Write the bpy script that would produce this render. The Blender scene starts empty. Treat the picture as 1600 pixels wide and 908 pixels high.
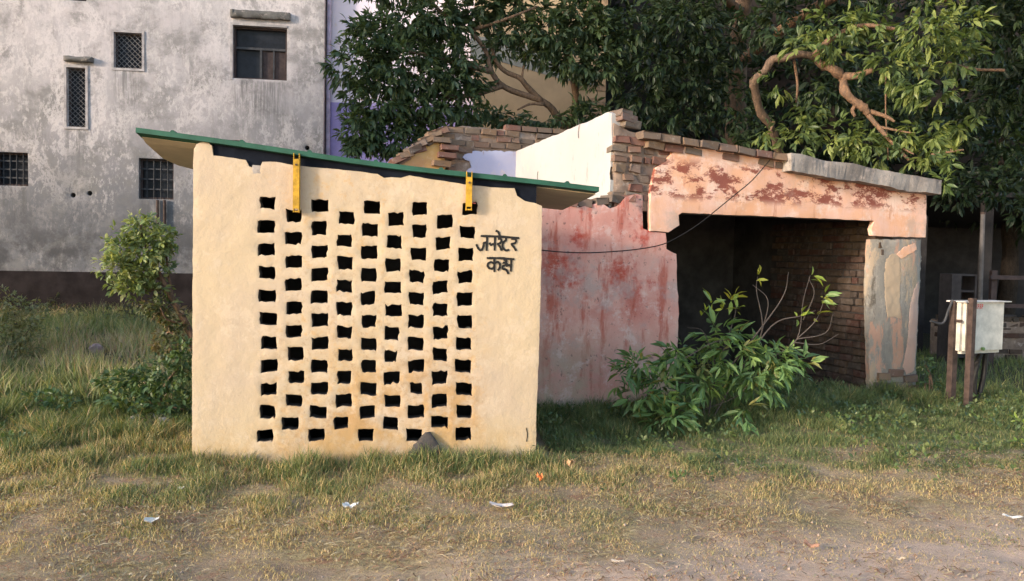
import bpy, bmesh, math, random
import numpy as np
from mathutils import Vector, Matrix, noise as mnoise
from mathutils.geometry import delaunay_2d_cdt

R = math.radians
random.seed(7)
rng = np.random.default_rng(11)
scene = bpy.context.scene
COL = scene.collection

# ------------------------------------------------------------------ camera
FPX = 1250.0                      # focal length in pixels of a 1600 px wide picture
cam_data = bpy.data.cameras.new('camera')
cam = bpy.data.objects.new('camera', cam_data)
COL.objects.link(cam)
cam_data.sensor_width = 36.0
cam_data.lens = 36.0 * FPX / 1600.0
cam_data.clip_start = 0.05
cam_data.clip_end = 600
CR = (Matrix.Rotation(R(90 - 2.47), 3, 'X') @ Matrix.Rotation(R(1.1), 3, 'Z'))
CP = Vector((0, 0, 1.5))
cam.matrix_world = Matrix.Translation(CP) @ CR.to_4x4()
scene.camera = cam

# ------------------------------------------------------------------ sky, sun, exposure
SUN_AZ, SUN_EL = 57.0, 14.5       # sun stands behind the camera, to its left, low
world = bpy.data.worlds.new('World')
scene.world = world
world.use_nodes = True
wn = world.node_tree.nodes
sky = wn.new('ShaderNodeTexSky')
sky.sky_type = 'NISHITA'
sky.sun_disc = False
sky.sun_elevation = R(SUN_EL)
sky.sun_rotation = R(180 + SUN_AZ)
wn['Background'].inputs['Strength'].default_value = 0.15
world.node_tree.links.new(sky.outputs[0], wn['Background'].inputs['Color'])
sun_data = bpy.data.lights.new('sun', 'SUN')
sun_data.energy = 1.5
sun_data.angle = R(6.0)          # hazy low sun
sun_data.color = (1.0, 0.87, 0.72)
sun = bpy.data.objects.new('sun', sun_data)
COL.objects.link(sun)
SDIR = Vector((-math.sin(R(SUN_AZ)) * math.cos(R(SUN_EL)), -math.cos(R(SUN_AZ)) * math.cos(R(SUN_EL)), math.sin(R(SUN_EL))))
sun.rotation_euler = SDIR.to_track_quat('Z', 'Y').to_euler()
scene.view_settings.view_transform = 'Standard'
scene.view_settings.look = 'None'
scene.view_settings.gamma = 1.0
scene.view_settings.use_curve_mapping = False
scene.view_settings.exposure = 1.67

# ------------------------------------------------------------------ helpers: places
def ray(px, py):
    return CR @ Vector(((px - 800) / FPX, (454 - py) / FPX, -1.0))
def at(px, py, Y):
    d = ray(px, py)
    return CP + d * (Y / d.y)
def ground_at(px, py, z=0.0):
    d = ray(px, py)
    return CP + d * ((z - CP.z) / d.z)

class Frame:
    """Upright local frame: u along a wall, v back from it, z up."""
    def __init__(self, x, y, deg):
        self.o = Vector((x, y, 0)); self.a = R(deg)
        self.u = Vector((math.cos(self.a), math.sin(self.a), 0))
        self.v = Vector((-math.sin(self.a), math.cos(self.a), 0))
    def px(self, x, y, v=0.0):
        d = ray(x, y)
        t = (v - (CP - self.o).dot(self.v)) / d.dot(self.v)
        p = CP + d * t - self.o
        return (p.dot(self.u), p.z)
    def pts(self, lst, v=0.0):
        return [self.px(x, y, v) for x, y in lst]
    def side(self, x, y, u=0.0):           # point of the plane u = const seen at a pixel -> (v, z)
        d = ray(x, y)
        t = (u - (CP - self.o).dot(self.u)) / d.dot(self.u)
        p = CP + d * t - self.o
        return (p.dot(self.v), p.z)
    def world(self, u, v, z=0.0):
        return self.o + self.u * u + self.v * v + Vector((0, 0, z))
    def empty(self, name):
        return empty(name, self.o, self.a)

def empty(name, loc, rz=0.0):
    o = bpy.data.objects.new(name, None)
    o.empty_display_size = 0.2
    o.location = loc; o.rotation_euler = (0, 0, rz)
    COL.objects.link(o)
    return o
def tag(o, label=None, cat=None, group=None, kind=None):
    if label: o['label'] = label
    if cat: o['category'] = cat
    if group: o['group'] = group
    if kind: o['kind'] = kind
    return o

# ------------------------------------------------------------------ helpers: meshes
class MB:
    def __init__(self):
        self.v = []; self.f = []
    def add(self, vs, fs):
        n = len(self.v)
        self.v += [tuple(p) for p in vs]
        self.f += [tuple(i + n for i in f) for f in fs]
        return self
    def box(self, x0, x1, y0, y1, z0, z1, j=0.0):
        vs = [(x, y, z) for z in (z0, z1) for y in (y0, y1) for x in (x0, x1)]
        if j: vs = [tuple(c + random.uniform(-j, j) for c in p) for p in vs]
        return self.add(vs, [(0, 2, 3, 1), (4, 5, 7, 6), (0, 1, 5, 4), (1, 3, 7, 5), (3, 2, 6, 7), (2, 0, 4, 6)])
    def tube(self, pts, rad, sides=8, wob=0.0, cap=True):
        pts = [Vector(p) for p in pts]
        if not hasattr(rad, '__len__'): rad = [rad] * len(pts)
        n0 = len(self.v); ref = Vector((0.31, 0.2, 0.93))
        for i, p in enumerate(pts):
            t = (pts[min(i + 1, len(pts) - 1)] - pts[max(i - 1, 0)]).normalized()
            a = t.cross(ref)
            if a.length < 0.05: a = t.cross(Vector((1, 0, 0)))
            a.normalize(); b = t.cross(a)
            for k in range(sides):
                w = 2 * math.pi * k / sides
                r = rad[i] * (1 + random.uniform(-wob, wob))
                self.v.append(tuple(p + (a * math.cos(w) + b * math.sin(w)) * r))
        for i in range(len(pts) - 1):
            for k in range(sides):
                q = (k + 1) % sides
                self.f.append((n0 + i * sides + k, n0 + (i + 1) * sides + k, n0 + (i + 1) * sides + q, n0 + i * sides + q))
        if cap:
            self.f.append(tuple(n0 + k for k in range(sides)))
            self.f.append(tuple(n0 + (len(pts) - 1) * sides + k for k in reversed(range(sides))))
        return self
    def mesh(self, name, mat, smooth=False):
        me = bpy.data.meshes.new(name)
        me.from_pydata(self.v, [], self.f)
        if mat: me.materials.append(mat)
        if smooth: me.shade_smooth()
        me.update()
        return me
    def build(self, name, mat, parent=None, smooth=False):
        return link(name, self.mesh(name, mat, smooth), parent)

def link(name, me, parent=None):
    o = bpy.data.objects.new(name, me)
    COL.objects.link(o)
    if parent: o.parent = parent
    return o
def spline(pts, n=6):
    """Catmull-Rom through points."""
    P = [Vector(p) for p in pts]; P = [P[0] * 2 - P[1]] + P + [P[-1] * 2 - P[-2]]
    out = []
    for i in range(1, len(P) - 2):
        a, b, c, d = P[i - 1:i + 3]
        for k in range(n):
            t = k / n
            out.append(0.5 * ((2 * b) + (c - a) * t + (2 * a - 5 * b + 4 * c - d) * t * t + (3 * b - a - 3 * c + d) * t ** 3))
    out.append(P[-2])
    return out
def lerp_list(a, n):
    xs = np.linspace(0, len(a) - 1, n)
    return list(np.interp(xs, range(len(a)), a))

def inside(poly, P):
    x, y = P[:, 0], P[:, 1]; r = np.zeros(len(P), bool)
    n = len(poly)
    for i in range(n):
        x0, y0 = poly[i]; x1, y1 = poly[(i + 1) % n]
        c = (y0 > y) != (y1 > y)
        if y1 != y0:
            r ^= c & (x < (x1 - x0) * (y - y0) / (y1 - y0) + x0)
    return r
def ccw(poly):
    a = sum(poly[i][0] * poly[(i + 1) % len(poly)][1] - poly[(i + 1) % len(poly)][0] * poly[i][1] for i in range(len(poly)))
    return list(poly) if a > 0 else list(reversed(poly))
def densify(poly, step, jit=0.0):
    out = []
    for i, p in enumerate(poly):
        q = poly[(i + 1) % len(poly)]
        L = math.hypot(q[0] - p[0], q[1] - p[1]); n = max(1, int(L / step))
        for k in range(n):
            t = k / n
            j = (random.uniform(-jit, jit), random.uniform(-jit, jit)) if k else (0, 0)
            out.append((p[0] + (q[0] - p[0]) * t + j[0], p[1] + (q[1] - p[1]) * t + j[1]))
    return out
def relief(u, z, amp, seed=0.0):
    if amp == 0: return 0.0
    return amp * (mnoise.noise(Vector((u * 1.7 + seed, z * 1.7, 3.1))) * 1.3 + 0.6 * mnoise.noise(Vector((u * 6 + seed, z * 6, 9.7)))
                  + 0.25 * mnoise.noise(Vector((u * 21 + seed, z * 21, 5.3))))

def panel(name, mat, parent, outline, holes=(), v0=0.0, thick=0.1, step=0.06, amp=0.003, jit=0.0, rnd=0.006,
          seed=0.0, mapf=None, smooth=True, ring=0.010, back=True, hole_mat=None, lip=.018, rough_zone=False):
    """A wall slab with a free outline, real openings, rounded arrises and an uneven face."""
    outline = densify(ccw(outline), step, jit)
    H = [ccw(h) for h in holes]
    rings = []
    for h in H:
        c = np.mean(h, axis=0); r = []
        for p in h:
            d = np.array(p) - c; L = np.hypot(*d); d = d * (1 + ring / L)
            r.append((c[0] + d[0], c[1] + d[1]))
        rings.append(r)
    pts = []; edges = []
    def loop(l):
        n = len(pts); pts.extend(l)
        edges.extend((n + i, n + (i + 1) % len(l)) for i in range(len(l)))
    loop(outline)
    for h in H: loop(h)
    for h in rings if rnd else []: loop(h)
    o = np.array(outline)
    gx, gz = np.meshgrid(np.arange(o[:, 0].min() + step / 2, o[:, 0].max(), step), np.arange(o[:, 1].min() + step / 2, o[:, 1].max(), step))
    G = np.stack([gx.ravel(), gz.ravel()], 1) + rng.uniform(-0.22, 0.22, (gx.size, 2)) * step
    keep = inside(outline, G)
    for h in rings: keep &= ~inside([tuple(np.mean(h, axis=0) + (np.array(p) - np.mean(h, axis=0)) * 1.1) for p in h], G)
    G = G[keep]
    if len(G):
        B = np.array(pts)
        ok = np.ones(len(G), bool)
        for s in range(0, len(G), 2000):
            d = ((G[s:s + 2000, None, :] - B[None]) ** 2).sum(2).min(1)
            ok[s:s + 2000] = d > (step * 0.35) ** 2
        pts += [tuple(p) for p in G[ok]]
    vs, _, fs, _, _, _ = delaunay_2d_cdt([Vector(p) for p in pts], edges, [], 0, 1e-6)
    V = np.array([(p.x, p.y) for p in vs])
    T = np.array([f for f in fs])
    cen = V[T].mean(1)
    k = inside(outline, cen)
    for h in H: k &= ~inside(h, cen)
    T = T[k]
    key = lambda p: (round(p[0], 5), round(p[1], 5))
    low = {key(p) for p in outline} | {key(p) for h in H for p in h}
    mf = mapf or (lambda u, v, z: (u, v, z))
    verts = []; faces = []
    n = len(V)
    for p in V:
        d = rnd if key(p) in low else 0.0
        if rough_zone and .42 < p[0] < 2.1: d += .0035 * mnoise.noise(Vector((p[0] * 17, p[1] * 17, 2.2))) + .0025 * mnoise.noise(Vector((p[0] * 41, p[1] * 41, 7.2)))
        verts.append(mf(p[0], v0 + relief(p[0], p[1], amp, seed) + d, p[1]))
    for t in T:
        a, b, c = V[t]
        if (b[0] - a[0]) * (c[1] - a[1]) - (b[1] - a[1]) * (c[0] - a[0]) < 0: t = t[::-1]
        faces.append(tuple(int(i) for i in t))
    if back:
        for p in V: verts.append(mf(p[0], v0 + thick, p[1]))
        faces += [tuple(i + n for i in reversed(f)) for f in list(faces)]
        idx = {key(p): i for i, p in enumerate(V)}
        dark = set()
        for li, l in enumerate([outline] + [list(reversed(h)) for h in H]):
            if li and hole_mat:                              # painted lip, then dark reveal
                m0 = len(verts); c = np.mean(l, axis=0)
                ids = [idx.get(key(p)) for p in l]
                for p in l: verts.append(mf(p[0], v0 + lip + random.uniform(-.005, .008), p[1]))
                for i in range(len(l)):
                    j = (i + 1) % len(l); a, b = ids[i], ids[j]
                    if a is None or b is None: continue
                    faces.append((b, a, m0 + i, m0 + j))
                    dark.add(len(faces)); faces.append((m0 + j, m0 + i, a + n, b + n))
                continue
            for i in range(len(l)):
                a = idx.get(key(l[i])); b = idx.get(key(l[(i + 1) % len(l)]))
                if a is None or b is None: continue
                faces.append((b, a, a + n, b + n))
    me = bpy.data.meshes.new(name)
    me.from_pydata(verts, [], faces)
    me.materials.append(mat)
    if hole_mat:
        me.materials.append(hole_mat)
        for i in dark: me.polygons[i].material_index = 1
    if smooth:
        me.shade_smooth()
        me.set_sharp_from_angle(angle=R(50))
    me.update()
    return link(name, me, parent)

# ------------------------------------------------------------------ helpers: materials
class N:
    def __init__(self, name, rough=0.9, spec=0.25):
        self.m = bpy.data.materials.new(name); self.m.use_nodes = True
        self.t = self.m.node_tree; self.n = self.t.nodes
        self.b = self.n['Principled BSDF']
        self.b.inputs['Roughness'].default_value = rough
        self.b.inputs['Specular IOR Level'].default_value = spec
        self.tc = self.n.new('ShaderNodeTexCoord')
        self.co = self.tc.outputs['Object']
    def lk(self, a, b): self.t.links.new(a, b)
    def val(self, sock, x):
        if hasattr(x, 'is_output'): self.lk(x, sock)
        else: sock.default_value = x if not isinstance(x, tuple) or len(x) == 4 or sock.type == 'VECTOR' else (*x, 1)
    def scale(self, s):
        m = self.n.new('ShaderNodeMapping'); m.inputs['Scale'].default_value = s
        self.lk(self.co, m.inputs[0]); return m.outputs[0]
    def noise(self, scale, detail=6, rough=0.6, vec=None, lo=None, hi=None, dist=0.0, off=0.0):
        t = self.n.new('ShaderNodeTexNoise')
        t.inputs['Scale'].default_value = scale; t.inputs['Detail'].default_value = detail
        t.inputs['Roughness'].default_value = rough; t.inputs['Distortion'].default_value = dist
        v = vec or self.co
        if off:
            m = self.n.new('ShaderNodeMapping'); m.inputs['Location'].default_value = (off, off * .7, off * 1.3); self.lk(v, m.inputs[0]); v = m.outputs[0]
        self.lk(v, t.inputs['Vector'])
        return t.outputs['Fac'] if lo is None else self.ramp(t.outputs['Fac'], lo, hi)
    def ramp(self, f, lo, hi, a=0.0, b=1.0):
        m = self.n.new('ShaderNodeMapRange'); m.interpolation_type = 'SMOOTHSTEP'
        for i, x in enumerate((lo, hi, a, b)): m.inputs[i + 1].default_value = x
        self.lk(f, m.inputs[0]); return m.outputs[0]
    def mix(self, f, a, b, mode='MIX'):
        m = self.n.new('ShaderNodeMix'); m.data_type = 'RGBA'; m.blend_type = mode
        self.val(m.inputs[0], f); self.val(m.inputs[6], a); self.val(m.inputs[7], b); return m.outputs[2]
    def math(self, op, a, b=0.0):
        m = self.n.new('ShaderNodeMath'); m.operation = op
        self.val(m.inputs[0], a); self.val(m.inputs[1], b); return m.outputs[0]
    def xyz(self, i):
        s = self.n.new('ShaderNodeSeparateXYZ'); self.lk(self.co, s.inputs[0]); return s.outputs[i]
    def bump(self, h, strength=0.4, dist=0.01):
        b = self.n.new('ShaderNodeBump'); b.inputs['Strength'].default_value = strength; b.inputs['Distance'].default_value = dist
        self.lk(h, b.inputs['Height'])
        prev = self.b.inputs['Normal'].links
        if prev: self.lk(prev[0].from_socket, b.inputs['Normal'])
        self.lk(b.outputs[0], self.b.inputs['Normal'])
    def color(self, c): self.val(self.b.inputs['Base Color'], c); return self.m

def mat_plain(name, c, rough=0.7, metal=0.0, var=0.25, sc=6.0, spec=0.3):
    k = N(name, rough, spec); k.b.inputs['Metallic'].default_value = metal
    dark = tuple(x * (1 - var) for x in c); lite = tuple(min(1, x * (1 + var)) for x in c)
    col = k.mix(k.noise(sc, 6, .65, lo=.3, hi=.7), dark, lite)
    k.bump(k.noise(sc * 8, 4), .15, .004)
    return k.color(col)

def m_cream():
    k = N('cream_paint', .85, .25)
    c = k.mix(k.noise(1.1, 4, .6, lo=.38, hi=.66), (.485, .375, .25), (.45, .35, .26))
    c = k.mix(k.noise(9, 6, .7, lo=.52, hi=.75), c, (.50, .40, .295))
    z = k.xyz(2); x = k.xyz(0)
    zone = k.math('MULTIPLY', k.ramp(x, .35, .75), k.ramp(x, 2.15, 1.9))
    low = k.math('MULTIPLY', k.ramp(z, 1.15, .35), zone)
    dirt = k.math('MULTIPLY', k.noise(5.5, 6, .7, lo=.40, hi=.62, off=3), low)
    c = k.mix(k.math('MULTIPLY', dirt, .75), c, (.40, .22, .07))
    dirt2 = k.math('MULTIPLY', k.noise(14, 5, .7, lo=.53, hi=.68, off=8), zone)
    c = k.mix(k.math('MULTIPLY', dirt2, .5), c, (.5, .3, .12))
    foot = k.math('MULTIPLY', k.ramp(z, .36, .05), k.noise(7, 7, .75, lo=.36, hi=.60, off=5))
    c = k.mix(k.math('MULTIPLY', foot, .7), c, (.42, .28, .13))
    rain = k.noise(1.4, 8, .74, vec=k.scale((6, 6, .45)), lo=.52, hi=.70, off=41)
    c = k.mix(k.math('MULTIPLY', rain, .28), c, (.43, .32, .22))
    lime = k.noise(2.6, 8, .76, lo=.54, hi=.60, off=51)
    c = k.mix(k.math('MULTIPLY', lime, .35), c, (.57, .455, .345))
    grime = k.math('MULTIPLY', k.noise(24, 7, .78, lo=.52, hi=.62, off=61), k.math('MULTIPLY', zone, k.ramp(z, 2.0, .5, .35, 1)))
    c = k.mix(k.math('MULTIPLY', grime, .5), c, (.30, .19, .10))
    speck = k.noise(46, 3, .6, lo=.71, hi=.76, off=2)
    c = k.mix(k.math('MULTIPLY', speck, .5), c, (.42, .30, .18))
    k.bump(k.noise(5, 5, .6), .4, .03); k.bump(k.noise(30, 7, .75), .45, .008)
    return k.color(c)
SILLS = [(-1.95, -.8, 5.23, 1.6), (-4.41, -3.84, 5.34, 1.3), (-5.37, -4.99, 4.06, 1.4), (-3.91, -3.19, 2.56, 1.0), (-6.8, -6.15, 2.76, 1.1)]
def m_grey_plaster():
    k = N('weathered_grey_plaster', .95, .12)
    z = k.xyz(2)
    warm = k.mix(k.noise(.5, 6, .65, lo=.36, hi=.62), (.485, .435, .44), (.40, .37, .375))
    c = k.mix(k.ramp(k.math('ADD', z, k.math('MULTIPLY', k.noise(.5, 4, .6, off=31), 2.0)), 6.6, 3.3), warm, (.165, .163, .175))  # greyer and darker towards the bottom
    big = k.noise(.75, 10, .74, vec=k.scale((1, 1, 1.25)), lo=.46, hi=.62, off=4, dist=.15)
    c = k.mix(k.math('MULTIPLY', big, .8), c, (.20, .19, .185))
    st = k.noise(1.1, 9, .76, vec=k.scale((2.6, 2.6, .4)), lo=.48, hi=.68, off=9, dist=.1)
    c = k.mix(k.math('MULTIPLY', st, .55), c, (.23, .215, .21))
    vein = k.math('ABSOLUTE', k.math('SUBTRACT', k.noise(1.5, 10, .78, vec=k.scale((1.5, 1.5, 1)), off=6, dist=.25), .5))
    vein = k.math('MULTIPLY', k.math('MULTIPLY', k.ramp(vein, .06, .0), k.ramp(z, 1.2, 4.5)), k.noise(.7, 4, .6, lo=.36, hi=.58, off=1))
    c = k.mix(k.math('MULTIPLY', vein, .75), c, (.60, .545, .54))
    fl = k.math('MULTIPLY', k.math('MULTIPLY', k.noise(5.5, 9, .8, vec=k.scale((1.5, 1.5, .8)), lo=.50, hi=.60, off=16), k.ramp(z, .8, 4.5, .35, 1)), k.noise(.9, 5, .65, lo=.42, hi=.58, off=22))
    c = k.mix(k.math('MULTIPLY', fl, .7), c, (.58, .53, .52))
    x = k.xyz(0)
    for u0, u1, zt, ln in SILLS:
        m = k.math('MULTIPLY', k.math('MULTIPLY', k.ramp(x, u0 - .1, u0 + .12), k.ramp(x, u1 + .1, u1 - .12)), k.math('MULTIPLY', k.ramp(z, zt - ln, zt - .1), k.ramp(z, zt + .04, zt - .02)))
        m = k.math('MULTIPLY', m, k.noise(1.6, 8, .75, vec=k.scale((7, 7, .35)), lo=.42, hi=.62, off=u0 * 3))
        c = k.mix(k.math('MULTIPLY', m, .75), c, (.13, .125, .125))
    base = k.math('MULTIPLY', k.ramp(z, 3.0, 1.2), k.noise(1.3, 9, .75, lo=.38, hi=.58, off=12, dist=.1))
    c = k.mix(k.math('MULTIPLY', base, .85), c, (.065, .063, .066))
    k.bump(k.noise(6, 8, .7), .35, .03)
    return k.color(c)
def m_red_plaster():
    k = N('faded_red_plaster', .93, .15)
    z = k.xyz(2)
    c = k.mix(k.noise(1.5, 6, .65, lo=.38, hi=.64), (.62, .285, .23), (.68, .38, .31))
    c = k.mix(k.math('MULTIPLY', k.noise(2.3, 8, .7, lo=.5, hi=.64, off=2), k.ramp(z, .7, 1.3)), c, (.46, .085, .06))
    stv = k.noise(1.5, 7, .7, vec=k.scale((4.5, 4.5, .8)), lo=.5, hi=.64, off=7)
    c = k.mix(k.math('MULTIPLY', stv, .8), c, (.44, .10, .065))
    gr = k.noise(1.9, 7, .7, lo=.5, hi=.64, off=15)
    c = k.mix(k.math('MULTIPLY', gr, .6), c, (.42, .34, .31))
    c = k.mix(k.math('MULTIPLY', k.ramp(z, .95, .2), k.noise(2.4, 6, .7, lo=.34, hi=.6, off=21)), c, (.50, .35, .25))
    pale = k.noise(5.5, 9, .78, lo=.52, hi=.64, off=5)
    c = k.mix(k.math('MULTIPLY', pale, .6), c, (.70, .50, .44))
    pit = k.noise(22, 5, .65, lo=.61, hi=.68, off=9)
    c = k.mix(k.math('MULTIPLY', pit, .6), c, (.13, .08, .07))
    k.bump(k.noise(7, 8, .7), .45, .02)
    return k.color(c)
def m_orange_plaster():
    k = N('peeling_orange_plaster', .92, .15)
    z = k.xyz(2); x = k.xyz(0)
    c = k.mix(k.noise(1.6, 6, .65, lo=.36, hi=.64), (.72, .38, .225), (.74, .46, .36))
    pale = k.noise(4.2, 8, .72, lo=.5, hi=.66, off=3)
    c = k.mix(k.math('MULTIPLY', pale, .7), c, (.80, .60, .50))
    band = k.math('MULTIPLY', k.ramp(z, 2.06, 2.16), k.ramp(z, 2.56, 2.42))
    p = k.math('MULTIPLY', k.noise(4.6, 10, .76, vec=k.scale((.8, .8, 1.5)), lo=.49, hi=.55, off=11), band)
    c = k.mix(k.math('MULTIPLY', p, .92), c, (.22, .055, .04))
    drip = k.noise(2.2, 7, .7, vec=k.scale((5, 5, .5)), lo=.57, hi=.68, off=19)
    c = k.mix(k.math('MULTIPLY', drip, .7), c, (.40, .14, .08))
    gr = k.noise(1.5, 6, .7, lo=.56, hi=.7, off=33)
    c = k.mix(k.math('MULTIPLY', gr, .6), c, (.42, .33, .28))
    k.bump(k.noise(6, 8, .72), .5, .02)
    return k.color(c)
def m_white_plaster(name, a, b):
    k = N(name, .9, .2)
    c = k.mix(k.noise(1.3, 5, .6, lo=.36, hi=.64), a, b)
    sp = k.noise(1.6, 7, .75, vec=k.scale((5, 5, 1.6)), lo=.585, hi=.66, off=4)
    c = k.mix(k.math('MULTIPLY', sp, .7), c, (.34, .26, .24))
    c = k.mix(k.math('MULTIPLY', k.noise(3.2, 6, .7, lo=.56, hi=.7, off=9), .4), c, (.66, .52, .36))
    k.bump(k.noise(7, 6, .7), .3, .015)
    return k.color(c)
def m_concrete(name='weathered_concrete', a=(.34, .30, .27), b=(.20, .175, .16)):
    k = N(name, .95, .15)
    c = k.mix(k.noise(2.3, 8, .7, lo=.38, hi=.64), a, b)
    c = k.mix(k.math('MULTIPLY', k.noise(9, 6, .7, lo=.55, hi=.68, off=3), .6), c, (.46, .38, .34))
    c = k.mix(k.math('MULTIPLY', k.noise(4, 8, .75, lo=.56, hi=.66, off=8), .7), c, (.07, .06, .055))
    k.bump(k.noise(9, 8, .75), .7, .02)
    return k.color(c)
def m_brick(name='old_brick', f=1.0):
    k = N(name, .95, .15)
    oi = k.n.new('ShaderNodeObjectInfo')
    cr = k.n.new('ShaderNodeValToRGB')
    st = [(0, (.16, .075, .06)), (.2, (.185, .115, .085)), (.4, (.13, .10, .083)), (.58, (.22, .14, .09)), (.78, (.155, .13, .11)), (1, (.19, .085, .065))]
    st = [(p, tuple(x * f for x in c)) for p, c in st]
    e = cr.color_ramp.elements
    e[0].position, e[0].color = st[0][0], (*st[0][1], 1)
    e[1].position, e[1].color = st[-1][0], (*st[-1][1], 1)
    for p, c in st[1:-1]:
        q = e.new(p); q.color = (*c, 1)
    k.lk(oi.outputs['Random'], cr.inputs[0])
    geo = k.n.new('ShaderNodeNewGeometry'); k.co = geo.outputs['Position']
    c = k.mix(k.math('MULTIPLY', k.noise(11, 7, .7, lo=.45, hi=.66), .6), cr.outputs[0], (.13, .10, .085))
    c = k.mix(k.math('MULTIPLY', k.noise(17, 6, .7, lo=.56, hi=.68, off=4), .5), c, (.34 * f, .275 * f, .225 * f))
    k.bump(k.noise(40, 6, .7), .6, .008)
    return k.color(c)
def m_pier():
    k = N('peeling_pier_render', .95, .12)
    v = k.scale((3.2, 3.2, .9))
    c = k.mix(k.noise(1.5, 7, .7, vec=v, lo=.38, hi=.6), (.31, .275, .235), (.22, .20, .175))
    c = k.mix(k.math('MULTIPLY', k.noise(1.3, 8, .74, vec=v, lo=.55, hi=.61, off=4), .7), c, (.42, .31, .21))
    c = k.mix(k.math('MULTIPLY', k.noise(1.6, 8, .74, vec=v, lo=.54, hi=.60, off=14), .8), c, (.52, .29, .20))
    c = k.mix(k.math('MULTIPLY', k.noise(2.2, 8, .75, vec=v, lo=.56, hi=.66, off=24), .8), c, (.08, .065, .05))
    c = k.mix(k.math('MULTIPLY', k.noise(18, 6, .7, lo=.55, hi=.68, off=7), .5), c, (.40, .35, .30))
    k.bump(k.noise(8, 8, .75), .7, .025)
    return k.color(c)
def m_leaf(name='leaf', trans=0.35, gloss=0.42):
    m = bpy.data.materials.new(name); m.use_nodes = True
    t = m.node_tree; n = t.nodes; n.remove(n['Principled BSDF'])
    at_ = n.new('ShaderNodeAttribute'); at_.attribute_name = 'tint'
    p = n.new('ShaderNodeBsdfPrincipled'); p.inputs['Roughness'].default_value = gloss; p.inputs['Specular IOR Level'].default_value = .35
    tr = n.new('ShaderNodeBsdfTranslucent')
    mul = n.new('ShaderNodeMix'); mul.data_type = 'RGBA'; mul.blend_type = 'MULTIPLY'; mul.inputs[0].default_value = 1
    mul.inputs[7].default_value = (1.3, 1.25, .5, 1)
    t.links.new(at_.outputs['Color'], mul.inputs[6])
    mx = n.new('ShaderNodeMixShader'); mx.inputs[0].default_value = trans
    t.links.new(at_.outputs['Color'], p.inputs['Base Color']); t.links.new(mul.outputs[2], tr.inputs['Color'])
    t.links.new(p.outputs[0], mx.inputs[1]); t.links.new(tr.outputs[0], mx.inputs[2])
    t.links.new(mx.outputs[0], n['Material Output'].inputs[0])
    return m

def m_bark(name, a, b):
    k = N(name, .97, .08)
    v = k.scale((3, 3, 1))
    c = k.mix(k.noise(7, 8, .75, vec=v, lo=.36, hi=.64), a, b)
    c = k.mix(k.math('MULTIPLY', k.noise(16, 6, .7, vec=v, lo=.55, hi=.66, off=3), .7), c, tuple(x * .4 for x in b))
    k.bump(k.noise(12, 8, .75, vec=v), .9, .03)
    return k.color(c)
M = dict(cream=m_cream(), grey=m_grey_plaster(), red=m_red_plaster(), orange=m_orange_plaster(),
         white=m_white_plaster('limewashed_plaster', (.42, .415, .405), (.41, .375, .375)),
         lavender=m_white_plaster('bluish_plaster', (.34, .36, .53), (.40, .395, .52)),
         yellow_plaster=m_white_plaster('yellow_limewash', (.46, .29, .12), (.36, .20, .11)),
         concrete=m_concrete(), mortar=m_concrete('old_mortar', (.27, .20, .16), (.15, .11, .09)), brick=m_brick(), shaded_brick=m_brick('shaded_brick', .42),
         ledge=m_concrete('dark_concrete', (.17, .16, .15), (.10, .095, .09)), render=m_pier(),  # ledges in a darker grey concrete
         leaf=m_leaf(), blade=m_leaf('grass_blade', .3, .6),
         green=mat_plain('green_sheet_metal', (.018, .08, .052), .6, .0, .25, 5),
         beige=mat_plain('beige_panel_lining', (.52, .44, .32), .7, 0, .1, 4),
         yellow=mat_plain('yellow_painted_steel', (.44, .245, .02), .65, 0, .3, 22),
         black=mat_plain('black_paint', (.012, .010, .009), .6, 0, .3, 20),
         dark=mat_plain('dark_glass', (.016, .018, .024), .45, 0, .4, 3, .15),
         wood=mat_plain('brown_window_wood', (.055, .036, .034), .7, 0, .3, 8),
         grille=mat_plain('grille_steel', (.05, .05, .055), .7, .0, .3, 9),
         trim=mat_plain('white_window_edge', (.36, .33, .33), .9, 0, .3, 5),
         inner=mat_plain('dark_inner_wall', (.055, .048, .045), .95, 0, .4, 3),  # very dark tone for inner faces and hole reveals
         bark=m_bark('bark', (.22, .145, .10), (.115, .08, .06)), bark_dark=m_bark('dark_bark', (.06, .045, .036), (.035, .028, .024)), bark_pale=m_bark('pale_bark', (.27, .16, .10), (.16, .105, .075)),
         rust=mat_plain('rusty_steel', (.075, .05, .042), .8, .2, .4, 12),
         paper=mat_plain('white_paper', (.62, .59, .55), .8, 0, .12, 20),
         stone=m_concrete('dark_stone', (.085, .075, .072), (.05, .044, .043)))

# ------------------------------------------------------------------ the ground
SH = Frame(-2.22, 5.55, 7.0)      # generator shed: front wall left corner
RU = Frame(1.344, 8.0, 20.0)      # ruined garage: front wall
GB = Frame(-4.28, 18.0, 8.0)      # grey building: right corner of its front

def path_edge(X): return 3.72 + (X + 0.3) * 0.33
def hgt(x, y):
    return 0.05 * mnoise.noise(Vector((x * .55, y * .55, 1))) + 0.022 * mnoise.noise(Vector((x * 2.3, y * 2.3, 4))) + 0.012 * mnoise.noise(Vector((x * 7, y * 7, 2)))
def axis(a, b, s0, far, n):
    core = list(np.arange(a, b + 1e-6, s0))
    g = (far - b) ** (1 / n)
    k = [b + (far - b) * (i / n) ** 2.4 for i in range(1, n + 1)]
    l = [a - (far + a) * (i / n) ** 2.4 for i in range(n, 0, -1)]
    return l, core, k
lx, cx, kx = axis(-6.5, 7.0, .07, 150, 26)
xs = np.array(lx + cx + kx)
ly, cy, ky = [-150, -90, -50, -25, -12, -5, -2, 0, 1, 2], list(np.arange(2.6, 10.5, .07)), [10.5 + (200 - 10.5) * (i / 30) ** 2.2 for i in range(1, 31)]
ys = np.array(ly + cy + ky)
gv = []
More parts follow.
